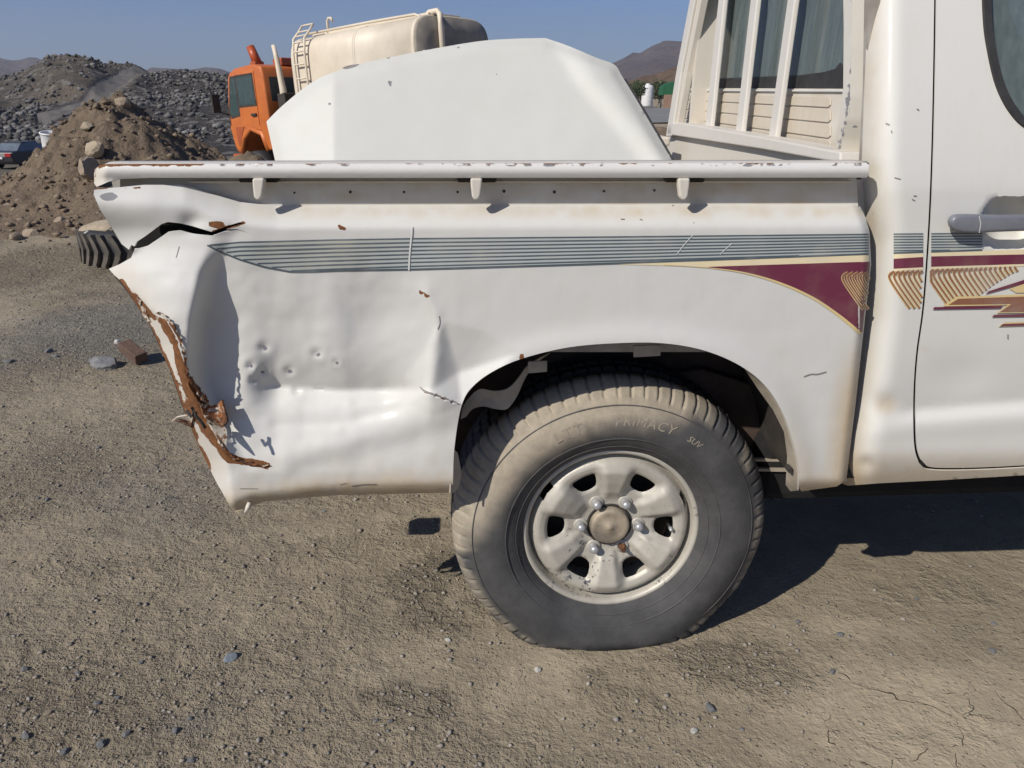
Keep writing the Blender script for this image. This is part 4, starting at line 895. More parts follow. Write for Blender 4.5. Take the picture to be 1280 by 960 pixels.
pdec('number_graphic', [(1250, 408), (1254, 405), (1330, 402.5), (1330, 405.5)], M['dec_maroon'], -0.0036)
pdec('number_graphic', [(1232, 367.5), (1236, 364), (1330, 334), (1330, 341)], M['dec_maroon'], -0.0034)
pdec('number_graphic', [(1262, 361), (1330, 338), (1330, 365), (1270, 366)], M['dec_gold'], -0.0026)
for pts, w in [([(1107, 154), (1112, 156)], 1.8), ([(1114, 163), (1115, 166)], 1.6), ([(1118, 222), (1126, 224)], 1.2), ([(1146, 136), (1149, 138)], 1.6), ([(1142, 245), (1146, 245)], 1.4), ([(1260, 418), (1260, 424)], 1.6), ([(1140, 249), (1144, 251)], 1.2)]:
    A, B = line_strip(dens(pts, 2, False) if len(pts) == 2 else pts, w); strip('dark_scratch', A, B, on_side, off_cab, M['scratch'], cabp if pts[0][0] < 1160 else door, -0.0012)
# cab shell: roof, floor, far side, windscreen frame
tbox('cab_floor', 0.80, 2.7, 0.06, 1.62, 0.50, 0.54, M['dark'], truck)
tbox('cab_far_side', 0.80, 2.7, 1.62, 1.66, 0.50, 1.22, M['paint'].copy(), truck, 0.01)
for o_ in list(truck.children):
    if o_.name.startswith('cab_far_side'): set_wear(o_.data, 0, 0.2, 0)
tbox('far_pillar', 0.80, 0.95, 1.58, 1.62, 1.22, 1.78, M['creamw'], truck)
rf = tbox('cab_roof', 0.82, 2.2, 0.16, 1.56, 1.78, 1.83, M['creamw'], truck, 0.02); set_wear(rf.data, 0, 0.2, 0)
tbox('dash_board', 2.2, 2.65, 0.06, 1.62, 0.54, 1.18, M['dark'], truck)
tbox('rear_seat', 0.95, 1.10, 0.22, 1.52, 0.72, 1.30, M['seat'], truck, 0.04)
for w in (0.38, 1.15): tbox('head_rest', 0.93, 1.02, w, w + 0.28, 1.28, 1.47, M['seat'], truck, 0.035)

# rear wall of the cab with pressed ribs and window
def wear_rear(u, v):
    n = fbm(u / 14.0, v / 22.0, 5.0, 3); return 0 * u, np.clip(0.35 + 0.5 * n + 0.4 * ss(150, 195, v), 0, 0.95), 0 * u
WO = smooth_line([(862, 110), (860, 100), (863, 70), (874, 25), (890, -30), (905, -90)], 4)
WO2 = smooth_line([(1052, -90), (1054, 0), (1055, 60), (1055, 111)], 4)
WALL = [(838, 170), (846, 90), (862, 20), (880, -50), (900, -130), (1090, -130), (1083, 0), (1080, 110), (1077, 205), (960, 205)]
wall = panel('cab_rear_wall', WALL, on_rear, 0.012, M['creamw'], truck, holes=[WO + WO2], step=9, edge=7, th=0.004, wear=wear_rear)
for (v0l, v0r, v1l, v1r) in ((117, 121, 124.5, 134), (126.5, 136, 136, 153), (138, 155, 147.5, 172.5), (149.5, 175, 157, 186)):
    rb_ = prism('wall_rib', [(856, v0l), (1036, v0r), (1039, v0r + 3), (1039, v1r - 3), (1036, v1r), (855, v1l)], on_rear, 0.011, (-0.003, 0, 0), M['creamw'], wall, 0.001); set_wear(rb_.data, 0, 0.55, 0)
pane = prism('rear_window', [(a - 2, b + (2 if b > 100 else 0)) for a, b in WO] + [(a + 2, b + (2 if b > 100 else 0)) for a, b in WO2], on_rear, 0.018, (0.004, 0, 0), M['glass'], truck)
# black ceramic border printed round the pane
FRI = [(864, 112), (863, 98), (866, 72), (877, 25), (892, -30), (897, -28), (882, 27), (871, 73), (868, 92), (873, 98), (900, 98), (1000, 94), (1030, 90), (1044, 86), (1050, 78), (1054, 82), (1054, 112)]
prism('window_border', FRI, on_rear, 0.0165, (0.0008, 0, 0), M['rubber'], pane)
A, B = line_strip(dens([(862, 112.5), (950, 113), (1056, 113.5)], 6, False), 2.2); sb = strip('window_gasket', A, B, on_rear, 0.008, M['scratch_l'], pane, 0.0); solid(sb, 0.006, 0)
# window guard: bars welded on a rail across the bulkhead
guard = prism('window_guard', [(836, 154), (850, 153.5), (950, 171), (1050, 190), (1050, 204), (950, 186), (834, 168)], on_rear, -0.085, (0.07, 0, 0), M['rail'], truck, 0.004); set_wear(guard.data, 0.12, 0.30, 0.3)
bk = prism('bulkhead', [(834, 166), (950, 183), (1050, 200), (1045, 215), (834, 250)], on_rear, -0.060, (0.03, 0, 0), M['paint'].copy(), truck); set_wear(bk.data, 0, 0.3, 0.25)
def bar(poly, th=0.016, off=-0.034, name='guard_bar', mat='rail'):
    o = prism(name, poly, on_rear, off, (th, 0, 0), M[mat], guard, 0.004); set_wear(o.data, 0.15, 0.25, 0.18); return o
bar([(881, 158), (888, 160.5), (909, -130 + 90), (911, -110), (903, -110), (900, -20)])
bar([(919, 166), (926.5, 169), (946, 0), (952, -110), (944, -110), (938, 0)])
bar([(960, 173.5), (968.5, 177), (993, 0), (1003, -110), (994, -110), (984, 0)])
bar([(832, 171), (839, 170), (851, 90), (868, 0), (886, -110), (880, -110), (862, 0), (845, 90)], 0.012, -0.085, 'guard_post')
bar([(838, 155), (846, 156), (858, 90), (876, 0), (893, -110), (885, -110), (866, 0), (850, 90)], 0.03, -0.074, 'guard_post', 'creamw')
# near post: chipped angle iron
def wear_post(u, v):
    n = fbm(u / 5.0, v / 9.0, 7.0, 3); e = np.interp(v, [0, 60, 120, 150, 175, 205], [1064, 1064, 1060, 1056, 1050, 1045]); k = np.interp(v, [-130, 60, 110, 140, 205], [0.36, 0.40, 0.44, 0.52, 0.56]); w = np.interp(v, [0, 110, 150, 205], [3, 4, 6, 6])
    g = k * np.exp(-((u - e) / w) ** 2) * (1 + 0.7 * n)
    g = np.maximum(g, 0.7 * np.exp(-((u - 1070) / 7) ** 2 - ((v - 158) / 3) ** 2)); return np.clip(g - 0.15, 0, 1) * ss(150, 200, v), 0.2 + 0.3 * ss(120, 200, v), np.clip(g, 0, 1)
E_ = [(1068, -130), (1066, 0), (1065, 60), (1061, 120), (1057, 150), (1051, 175), (1046, 206)]
eu = lambda v: np.interp(v, [p[1] for p in E_], [p[0] for p in E_])
post = panel('guard_near_post', E_ + [(1072, 206), (1079, 170), (1085, 110), (1088, 0), (1092, -130)], on_rear, lambda u, v: -0.075 + 0.0018 * np.clip(u - eu(v), 0, 40), M['paint'], guard, step=4, edge=4, th=0.006, wear=wear_post)
panel('guard_post_web', E_ + [(1040, 206), (1045, 170), (1050, 140), (1054, 110), (1055, 0), (1056, -130)], on_rear, lambda u, v: -0.075 + 0 * u, M['paint'], guard, step=4, edge=4, th=0.005, wear=wear_post)
# shadowed gap filler between guard and cab corner
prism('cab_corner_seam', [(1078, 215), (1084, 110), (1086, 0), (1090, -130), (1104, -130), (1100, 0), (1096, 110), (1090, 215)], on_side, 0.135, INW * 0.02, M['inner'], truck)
prism('bed_gap', [(1060, 225), (1100, 225), (1100, 420), (1085, 600), (1040, 603), (1045, 500), (1060, 380)], on_side, 0.085, INW * 0.01, M['creamw'], truck)
for o_ in bpy.data.objects:
    if o_.type == 'MESH' and o_.data.materials and o_.data.materials[0] and 'wear' not in o_.data.color_attributes and o_.data.materials[0].name.split('.')[0] in ('white_paint', 'yellowed_white_paint', 'chipped_white_paint'):
        set_wear(o_.data, 0, 0.3, 0)
# ------------------------------------------------------------------ rear wheel (local: x right, -y outwards, z up)
WS = 1.09
WC = on_side(764, 663, 0.115); WC = np.array([WC[0], WC[1], WC[2]]); WR = 0.381
WROT = math.atan(SIDE_K)
def tyre_mesh():
    prof = [(0.196, 0.030), (0.203, 0.010), (0.214, -0.006), (0.232, -0.020), (0.258, -0.033), (0.285, -0.038), (0.312, -0.033), (0.333, -0.021), (0.343, -0.014), (0.346, -0.0125), (0.352, -0.009), (0.362, -0.001), (0.371, 0.012), (0.377, 0.030),
            (0.379, 0.055), (0.3805, 0.060), (0.381, 0.085), (0.381, 0.108), (0.381, 0.112), (0.381, 0.128), (0.381, 0.132), (0.381, 0.155), (0.3805, 0.18), (0.379, 0.185), (0.376, 0.21), (0.362, 0.236), (0.333, 0.255), (0.285, 0.268), (0.232, 0.255), (0.203, 0.235), (0.196, 0.215)]
    P = np.array(prof); n = 720; K = len(P); a = np.arange(n) * 2 * math.pi / n
    R = np.repeat(P[None, :, 0], n, 0); Yv = np.repeat(P[None, :, 1], n, 0)
    blk = (np.arange(n) % 10); groove = (blk < 2); sh = groove * np.where(vnoise(np.arange(n) // 10 * 1.0, 0.5, 0.5) > 0.55, 0.35, 1.0)
    for k in range(9, 15): R[:, k] -= 0.0042 * sh * (1 if k > 9 else 0.5); Yv[:, k] += 0.003 * sh * (1 if k < 13 else 0.3)
    blk2 = ((np.arange(n) + 4) % 10) < 2
    for k in (16, 17, 19, 20, 21): R[:, k] -= 0.006 * blk2
    for k in (15, 18, 22): R[:, k] -= 0.009
    # worn, chunked outer shoulder
    ch = 0.004 * fbm(np.cos(a) * 9, np.sin(a) * 9, 3.0, 3)
    R[:, 8:13] += ch[:, None] * np.array([0.3, 1, 1, .7, .4]); Yv[:, 8:12] -= 0.6 * ch[:, None]
    X = R * np.cos(a)[:, None]; Z = R * np.sin(a)[:, None]
    V = np.stack([X, Yv, Z], -1)
    # soft tyre: flattened and bulged on the ground
    zmin = -(WC[2]) / WS + 0.001; low = np.clip((-Z - 0.20) / 0.18, 0, 1) ** 2
    V[..., 2] = np.maximum(Z, zmin + 0.002 * fbm(X * 40, Yv * 40, 1, 2)); V[..., 1] -= 0.044 * low * ss(0.22, 0.30, R) * (Yv < 0.1); V[..., 0] *= 1 + 0.035 * low
    V[..., 1] += 0.0016 * fbm(X * 14, Z * 14, 2.0, 3)
    i = np.arange(n)[:, None] * K + np.arange(K - 1)[None]; j = ((np.arange(n) + 1) % n)[:, None] * K + np.arange(K - 1)[None]
    f = np.stack([i, j, j + 1, i + 1], -1).reshape(-1, 4)
    me = mesh_from(V.reshape(-1, 3), f); bm = bmesh.new(); bm.from_mesh(me); bmesh.ops.recalc_face_normals(bm, faces=bm.faces); bm.to_mesh(me); bm.free()
    # dust caked on the upper outer wall
    aa = np.repeat(a[:, None], K, 1); deg = (np.degrees(aa) + 360) % 360
    lo = 0.22 + 0.10 * ss(110, 45, deg) * 1.0
    inner = np.interp(deg, [0, 40, 52, 70, 85, 120, 150, 170, 185, 200, 360], [0.5, 0.5, 0.36, 0.315, 0.283, 0.262, 0.270, 0.30, 0.335, 0.5, 0.5])
    dust = ss(-0.022, 0.030, R - inner + 0.022 * fbm(X * 14, Z * 14, 1.0, 4)) * (Yv < 0.06)
    dust = np.maximum(dust, 0.55 * (Yv < 0.05) * ss(0.335, 0.35, R) * ss(-0.1, 0.1, fbm(X * 12, Z * 12, 5, 3) + 0.1))
    set_wear(me, dust.ravel(), (0.35 + 0.5 * fbm(X * 8, Z * 8, 9, 4)).ravel(), 0); return me
def tyre_mat():
    m, t, b = new_mat('dusty_tyre'); v = coords(t); a = attr(t); n = noise(t, v, 45, 6, 0.7); n2 = noise(t, v, 9, 5, 0.65)
    col = mixc(t, ramp(t, n2, 0.3, 0.7), (0.042, 0.042, 0.043), (0.078, 0.077, 0.076))
    col = mixc(t, mth(t, 'MULTIPLY', a[1], mth(t, 'MULTIPLY', n, 0.42)), col, (0.16, 0.15, 0.135))
    d = mth(t, 'MULTIPLY', a[0], mth(t, 'ADD', mth(t, 'MULTIPLY', n, 0.9), 0.38), clamp=True)
    col = mixc(t, d, col, mixc(t, n2, (0.34, 0.285, 0.205), (0.43, 0.375, 0.285)))
    t.links.new(col, b.inputs['Base Color']); b.inputs['Roughness'].default_value = 0.72; b.inputs['Specular IOR Level'].default_value = 0.3
    w = node(t, 'ShaderNodeTexWave', wave_type='RINGS', rings_direction='Y'); w.inputs['Scale'].default_value = 60; t.links.new(v, w.inputs['Vector'])
    bump(t, b, mth(t, 'ADD', n, mth(t, 'MULTIPLY', w.outputs['Fac'], 0.08)), 0.35, 0.004); return m
M['tyre'] = tyre_mat()
def rim_mat():
    m, t, b = new_mat('dusty_steel_wheel'); v = coords(t); n = noise(t, v, 16, 6, 0.65); n2 = noise(t, v, 70, 5, 0.7)
    col = mixc(t, ramp(t, n, 0.3, 0.75), (0.455, 0.43, 0.37), (0.36, 0.34, 0.295))
    big = noise(t, v, 6.0, 4, 0.6)
    ch = mth(t, 'MULTIPLY', ramp(t, n2, 0.56, 0.60), ramp(t, big, 0.55, 0.63))
    col = mixc(t, mth(t, 'MULTIPLY', ramp(t, big, 0.30, 0.62), 0.45), col, (0.52, 0.48, 0.39))
    col = mixc(t, mth(t, 'MULTIPLY', ramp(t, noise(t, v, 34, 6, 0.75), 0.55, 0.70), 0.35), col, (0.19, 0.175, 0.15))
    col = mixc(t, ch, col, (0.075, 0.075, 0.080))
    t.links.new(col, b.inputs['Base Color']); b.inputs['Roughness'].default_value = 0.5; b.inputs['Metallic'].default_value = 0.15
    bump(t, b, n2, 0.12, 0.002); return m
M['rim'] = rim_mat()
HOLE_A = [math.radians(x) for x in (-2, 58, 118, 178, 238, 298)]
def disc_h(x, z):
    """pressed steel disc: depth (y, negative outwards) at wheel-plane points"""
    x = np.asarray(x, float); z = np.asarray(z, float); r = np.hypot(x, z); a = np.arctan2(z, x)
    base = np.interp(r, [0, 0.050, 0.060, 0.085, 0.10, 0.125, 0.155, 0.172, 0.182, 0.190, 0.197], [0.030, 0.030, 0.030, 0.028, 0.024, 0.014, 0.006, 0.004, 0.008, 0.026, 0.036])
    w = 0.5 - 0.5 * np.cos(6 * (a - HOLE_A[0]))                   # 0 at a window, 1 on a lobe
    lob = ss(0.30, 0.85, w) * ss(0.062, 0.10, r) * (1 - ss(0.150, 0.184, r))
    dish = (1 - ss(0.35, 0.9, w)) * ss(0.085, 0.115, r) * (1 - ss(0.15, 0.178, r))
    return base - 0.014 * lob + 0.002 * dish
def hole_poly(a0):
    # rounded trapezoid, wider outside
    pts = [(0.110, -0.020), (0.106, -0.010), (0.105, 0.0), (0.106, 0.010), (0.110, 0.020), (0.120, 0.0265), (0.136, 0.0320), (0.147, 0.0330), (0.1515, 0.029), (0.154, 0.012), (0.1545, 0.0), (0.154, -0.012), (0.1515, -0.029), (0.147, -0.0330), (0.136, -0.0320), (0.120, -0.0265)]
    pts = [(0.132 + (p - 0.132) * 0.88, q * 0.88) for p, q in pts]; c, s = math.cos(a0), math.sin(a0); return [(p * c - q * s, p * s + q * c) for p, q in pts]
def build_wheel(centre, rot, parent, detail=True):
    whl = link('wheel', lathe_mesh([(0.0, 0.075), (0.155, 0.075), (0.165, 0.085), (0.165, 0.20), (0.0, 0.20)], 48), M['liner'], None)
    whl.location = tuple(centre); whl.rotation_euler = (0, 0, rot); whl.scale = (WS, WS, WS); whl.parent = parent; whl.matrix_parent_inverse = world_inv(parent)
    def sub(name, me, mat, smooth=True):
        o = link(name, me, mat, None, smooth); o.parent = whl; return o
    sub('tyre', tyre_mesh(), M['tyre'])
    ring = [(0.192, 0.20), (0.176, 0.13), (0.184, 0.055), (0.192, 0.034), (0.196, 0.020), (0.1975, 0.010), (0.200, 0.002), (0.206, -0.002), (0.2115, 0.0005), (0.213, 0.006), (0.211, 0.011), (0.204, 0.015), (0.200, 0.05), (0.199, 0.20)]
    sub('rim', lathe_mesh(ring, 144), M['rim'])
    circ = [(0.198 * math.cos(k * math.pi / 90), 0.198 * math.sin(k * math.pi / 90)) for k in range(180)]
    slots = []
    for a0 in (math.radians(147), math.radians(22), math.radians(268)):
        slots.append([(r * math.cos(a0 + d), r * math.sin(a0 + d)) for r, d in ((0.181, -0.12), (0.1905, -0.115), (0.1925, 0.0), (0.1905, 0.115), (0.181, 0.12), (0.1825, 0.0))])
    uv, fo = tri2d(circ, [hole_poly(a) for a in HOLE_A] + slots, 0.0042, 0.0042)
    V = np.stack([uv[:, 0], disc_h(uv[:, 0], uv[:, 1]), uv[:, 1]], -1)
    for a0 in HOLE_A:                                             # rolled lip round every window
        hp = hole_poly(a0); q = seg_dist(uv[:, 0], uv[:, 1], hp + [hp[0]]); V[:, 1] += 0.006 * np.exp(-(q / 0.004) ** 2)
    me = mesh_from(V, fo); 
    if np.array([p.normal.y for p in me.polygons]).mean() > 0: me.flip_normals()
    d = sub('wheel_disc', me, M['rim']); solid(d, 0.004, -1.0)
    cap = sub('hub_cap', lathe_mesh([(0.0, 0.0125), (0.006, 0.0115), (0.007, 0.013), (0.034, 0.0135), (0.042, 0.012), (0.0455, 0.015), (0.0475, 0.020), (0.049, 0.040)], 48), M['hub'])
    sub('hub_bore', lathe_mesh([(0.0490, 0.0285), (0.0555, 0.0275), (0.0555, 0.034), (0.0490, 0.034)], 48, closed=True), M['dark'])
    for k in range(6):
        a0 = HOLE_A[k] + math.radians(1); x, z = 0.0695 * math.cos(a0), 0.0695 * math.sin(a0)
        rusty = k == 5
        pr = [(0.0, 0.004), (0.006, 0.0045), (0.0095, 0.008), (0.0105, 0.012), (0.0108, 0.030)] if not rusty else [(0.0, 0.002), (0.0045, 0.002), (0.0048, 0.014), (0.0085, 0.016), (0.0088, 0.030)]
        nut = lathe_mesh(pr, 6 if rusty else 16); 
        o = sub('lug_nut' if not rusty else 'lug_stud', nut, M['chrome'] if not rusty else M['rust'], not rusty); o.location = (x, 0.0, z)
        wsh = sub('lug_seat', lathe_mesh([(0.0105, 0.0265), (0.0165, 0.0255), (0.0175, 0.030)], 20), M['rim']); wsh.location = (x, 0, z)
    v_ = sub('valve_stem', tube_mesh([(0, 0.03, 0), (0, 0.012, 0)], [0.0045, 0.004], 8), M['rubber']); v_.location = (0.139 * math.cos(HOLE_A[0]) + 0.006, 0, 0.139 * math.sin(HOLE_A[0]))
    vc = sub('valve_cap', lathe_mesh([(0.0, -0.002), (0.0042, 0.0), (0.0045, 0.012)], 10), M['chrome']); vc.location = v_.location
    return whl
M['hub'] = plain_mat('dusty_hub_cap', (0.42, 0.35, 0.25), (0.17, 0.145, 0.115), 17, 0.6, 0.1, 0.2, 0.001)
M['chrome'] = plain_mat('dull_nut_metal', (0.52, 0.53, 0.54), (0.42, 0.42, 0.42), 60, 0.35, 0.5, 0.05)
wheel = build_wheel(WC, WROT, truck)
far = build_wheel((WC - np.array([0, 0, 0])) + INW * 1.60, WROT + math.pi, truck)
# raised lettering and thin moulded rings on the outer tyre wall
SW_R = [0.214, 0.232, 0.258, 0.285, 0.312, 0.333, 0.343]; SW_Y = [-0.006, -0.020, -0.033, -0.038, -0.033, -0.021, -0.014]
def wall_text(body, r0, size, a_mid, lift, mat, flip=False, shear=0.0, space=1.0):
    cu = bpy.data.curves.new('t', 'FONT'); cu.body = body; cu.size = size; cu.align_x = 'CENTER'; cu.extrude = 0.0004; cu.shear = shear; cu.space_character = space; cu.resolution_u = 2
    tmp = bpy.data.objects.new('t', cu); COL.objects.link(tmp); dg = bpy.context.evaluated_depsgraph_get(); dg.update()
    me = bpy.data.meshes.new_from_object(tmp.evaluated_get(dg)); bpy.data.objects.remove(tmp)
    bm = bmesh.new(); bm.from_mesh(me); bmesh.ops.subdivide_edges(bm, edges=[e for e in bm.edges if e.calc_length() > 0.006], cuts=2); bmesh.ops.triangulate(bm, faces=bm.faces)
    for v in bm.verts:
        x, y, d = v.co; r = r0 + (y if not flip else -y); a = a_mid - (x if not flip else -x) / r0
        v.co = (r * math.cos(a), float(np.interp(r, SW_R, SW_Y)) - lift - (0.0002 + d), r * math.sin(a))
    bm.to_mesh(me); bm.free(); set_wear(me, 0.85 if mat is M['letter'] else 0.0, 0.9, 0); o = link('tyre_lettering', me, M['tyre'], None, False); o.parent = wheel; return o
M['letter'] = plain_mat('dusty_raised_letters', (0.335, 0.285, 0.21), (0.28, 0.24, 0.175), 40, 0.8)
M['letter_d'] = plain_mat('dark_raised_letters', (0.105, 0.102, 0.098), (0.13, 0.125, 0.115), 40, 0.8)
wall_text('PRIMACY', 0.287, 0.030, math.radians(79), 0.0004, M['letter'], False, 0.25, 1.12)
wall_text('SUV', 0.290, 0.020, math.radians(55), 0.0004, M['letter'], False, 0.25)
wall_text('LTT', 0.283, 0.034, math.radians(113), 0.0004, M['letter'], False, 0.1, 1.2)
wall_text('TUBELESS', 0.256, 0.012, math.radians(-92), 0.0002, M['letter_d'], True)
wall_text('RADIAL', 0.262, 0.013, math.radians(-40), 0.0002, M['letter_d'], True)
def ring_bead(r, a0, a1, w, mat):
    a = np.linspace(math.radians(a0), math.radians(a1), 160); v, f = [], []
    for q in a:
        for d, l in ((-w, 0.0003), (-w * 0.4, 0.0022), (w * 0.4, 0.0022), (w, 0.0003)):
            rr = r + d; v.append((rr * math.cos(q), float(np.interp(rr, SW_R, SW_Y)) - l, rr * math.sin(q)))
    for i in range(len(a) - 1):
        for k in range(3): f.append((i * 4 + k, i * 4 + k + 1, i * 4 + k + 5, i * 4 + k + 4))
    o = link('tyre_moulding', mesh_from(v, f), mat); o.parent = wheel
ring_bead(0.252, -180, 180, 0.0013, M['tyre']); ring_bead(0.2275, -180, 180, 0.001, M['tyre']); ring_bead(0.330, -180, 180, 0.001, M['tyre'])
for o_ in wheel.children:
    if o_.name.startswith('tyre_moulding'): set_wear(o_.data, 0.0, 0.9, 0)
# ------------------------------------------------------------------ loose bonnet standing in the bed
BON = [(349, 300), (345, 206)] + smooth_line([(333, 152), (352, 133), (384, 107), (410, 93), (450, 80), (520, 65), (595, 52), (640, 48.5), (682, 47.5)], 5) + smooth_line([(682, 47.5), (712, 58), (745, 72), (768, 81), (778, 96), (800, 132), (842, 204), (880, 270)], 5)[1:] + [(880, 300)]
def off_bon(u, v):
    u = np.asarray(u, float); v = np.asarray(v, float)
    o = 0.40 + 0.0012 * (200 - v)                                           # leans back
    o = o + 0.075 * np.clip((416 - u) / 80, 0, 1.3)                    # left wing folds away
    xr = np.interp(v, [40, 100, 150, 200, 300], [690, 722, 765, 806, 880]); o = o - 0.018 * ss(-14, 26, u - xr) + 0.03 * np.clip((u - xr - 26) / 60, 0, 2) ** 1.4
    o = o + 0.018 * np.exp(-(seg_dist(u, v, BON) / 7.0) ** 2)
    return o + 0.003 * fbm(u / 90, v / 90, 2.0, 2)
def wear_bon(u, v):
    n = fbm(u / 20, v / 20, 8.0, 3); g = np.zeros(np.shape(u))
    for a, b, r in ((488, 104, 3.4), (500, 105, 1.6), (508, 108, 1.6), (412, 129, 1.6), (416, 164, 1.5), (447, 141, 1.5), (455, 191, 1.5), (576, 163, 1.6), (578, 172, 1.5), (553, 131, 1.4), (575, 107, 1.4), (485, 71, 2.2), (466, 71, 2.6), (572, 60, 2.5), (542, 57, 2.0)):
        g = np.maximum(g, 1.1 * np.exp(-((u - a) ** 2 + (v - b) ** 2) / r ** 2))
    return 0 * u, np.clip(0.06 + 0.08 * n, 0, 1), g
bon = panel('car_bonnet', BON, on_side, off_bon, M['bonnet'], None, step=4.5, edge=4, th=0.006, wear=wear_bon)
tag(bon, 'loose white car bonnet standing on edge inside the pickup bed', 'car bonnet')
slot = smooth_line([(427, 85), (435, 82), (448, 80), (446, 83), (434, 86), (427, 85)], 3)
prism('bonnet_slot', slot, on_side, lambda u, v: off_bon(u, v) - 0.0015, INW * 0.001, M['scratch'], bon)
prism('bonnet_hem', [(778, 98), (800, 133), (842, 205), (846, 205), (804, 133), (783, 99)], on_side, lambda u, v: off_bon(u, v) + 0.008, INW * 0.01, M['rubber'], bon)

# ------------------------------------------------------------------ tanker lorry in the background (local: x forward, y left, z up)
PSI = math.radians(38)
TK = root('tanker_lorry', (-0.33, 16.95, -0.44), 'orange cab tanker lorry with a cream tank and ladder', 'tanker', None, math.pi - PSI); TK.rotation_euler = (0, math.radians(4.0), math.pi - PSI)
def T(name, me, mat, parent=None, smooth=True, bev=0.0):
    o = link(name, me, mat, None, smooth); o.parent = parent or TK
    if bev: bevel(o, bev)
    return o
def tankmat(): return plain_mat('cream_tank_paint', (0.70, 0.62, 0.49), (0.60, 0.52, 0.40), 1.6, 0.5, 0, 0.1, 0.02)
M['tank'] = tankmat(); M['tank_shade'] = plain_mat('shaded_tank_end', (0.30, 0.27, 0.22), (0.20, 0.18, 0.15), 3.0, 0.7)  # rear end gets a darker cream, its shade put into the colour
M['orange'] = plain_mat('orange_truck_paint', (0.56, 0.155, 0.032), (0.47, 0.125, 0.028), 4.0, 0.42, 0, 0.05, 0.01, 0.2)
M['orange_d'] = plain_mat('dull_orange_paint', (0.38, 0.085, 0.02), (0.30, 0.07, 0.02), 5.0, 0.6)
M['beacon'] = plain_mat('red_beacon', (0.42, 0.085, 0.025), (0.30, 0.06, 0.02), 5.0, 0.4)
def loft(secs, caps=True):
    n = len(secs[0]); v = [p for s in secs for p in s]
    f = [(k * n + i, k * n + (i + 1) % n, (k + 1) * n + (i + 1) % n, (k + 1) * n + i) for k in range(len(secs) - 1) for i in range(n)]
    if caps: f += [tuple(range(n))[::-1], tuple(range((len(secs) - 1) * n, len(secs) * n))]
    me = mesh_from(v, f); bm = bmesh.new(); bm.from_mesh(me); bmesh.ops.recalc_face_normals(bm, faces=bm.faces); bm.to_mesh(me); bm.free(); return me
TL, TZ0, TA, TB = 4.9, 2.47, 1.16, 0.98
def sec(x, k):
    out = []
    for i in range(56):
        a = 2 * math.pi * i / 56; c, s = math.cos(a), math.sin(a); e = 0.40
        out.append((x, k * TA * math.copysign(abs(c) ** e, c), TZ0 + k * TB * math.copysign(abs(s) ** e, s)))
    return out
T('tank', loft([sec(0.95, 1.0), sec(TL - 0.02, 1.0), sec(TL + 0.06, 0.96), sec(TL + 0.16, 0.8), sec(TL + 0.24, 0.45), sec(TL + 0.26, 0.05)]), M['tank'])
T('tank_end', loft([sec(0.95, 0.99), sec(0.90, 0.975), sec(0.87, 0.7), sec(0.86, 0.3), sec(0.86, 0.03)]), M['tank_shade'])
for x in (0.99, 2.75, TL - 0.05): T('tank_band', loft([sec(x - 0.04, 1.008), sec(x + 0.04, 1.008)]), M['tank'])
T('tank_walkway', box_mesh(1.0, TL - 0.2, -0.35, 0.62, TZ0 + TB - 0.02, TZ0 + TB + 0.05), M['tank'], None, False, 0.01)
T('hand_rail', tube_mesh([(1.0, 0.86, 3.40), (1.2, 0.80, 3.47), (2.5, 0.80, 3.49), (4.7, 0.80, 3.49)], 0.028), M['tank'])
T('overflow_pipe', tube_mesh([(1.15, 0.5, 3.40), (1.13, 0.5, 3.48), (1.08, 0.5, 3.51), (0.86, 0.5, 3.51), (0.80, 0.5, 3.46), (0.79, 0.5, 3.2), (0.79, 0.5, 2.0)], 0.06, 10), M['tank'])
T('manhole', lathe_mesh([(0, 0.07), (0.2, 0.07), (0.24, 0.05), (0.26, 0.0)], 20, 'z'), M['tank']).location = (2.4, 0.1, TZ0 + TB + 0.03)
T('vent_hook', tube_mesh([(4.15, 0.6, 3.42), (4.15, 0.6, 3.70), (4.10, 0.6, 3.77), (4.0, 0.6, 3.76), (3.97, 0.6, 3.68)], 0.03), M['tank'])
# ladder curved over the shoulder of the tank
def shoulder(zf): return [(TA + 0.06) * 1.0, TZ0 - 0.8] if zf < 0 else None
lad = [(1.24, 1.3), (1.25, 2.0), (1.25, 2.6), (1.24, 3.05), (1.19, 3.36), (1.02, 3.52)]
for x in (4.28, 4.68):
    T('ladder_rail', tube_mesh([(x, y, z) for y, z in lad] + [(x, 0.90, 3.66)], 0.026), M['tank'])
for k in range(9):
    q = k / 8 * (len(lad) - 1); i_ = min(int(q), len(lad) - 2); fq_ = q - i_; y = lad[i_][0] * (1 - fq_) + lad[i_ + 1][0] * fq_; z = lad[i_][1] * (1 - fq_) + lad[i_ + 1][1] * fq_
    T('ladder_rung', tube_mesh([(4.28, y, z), (4.68, y, z)], 0.02, 6), M['tank'])
T('ladder_arch', tube_mesh([(4.28, 0.90, 3.66), (4.48, 0.90, 3.66), (4.68, 0.90, 3.66)], 0.02), M['tank'])
T('chassis', box_mesh(-0.3, 7.3, -0.45, 0.45, 0.75, 1.05), M['dark'], None, False, 0.02)
T('tank_cradle', box_mesh(0.2, TL - 0.2, -0.7, 0.7, 1.05, 1.62), M['dark'], None, False)
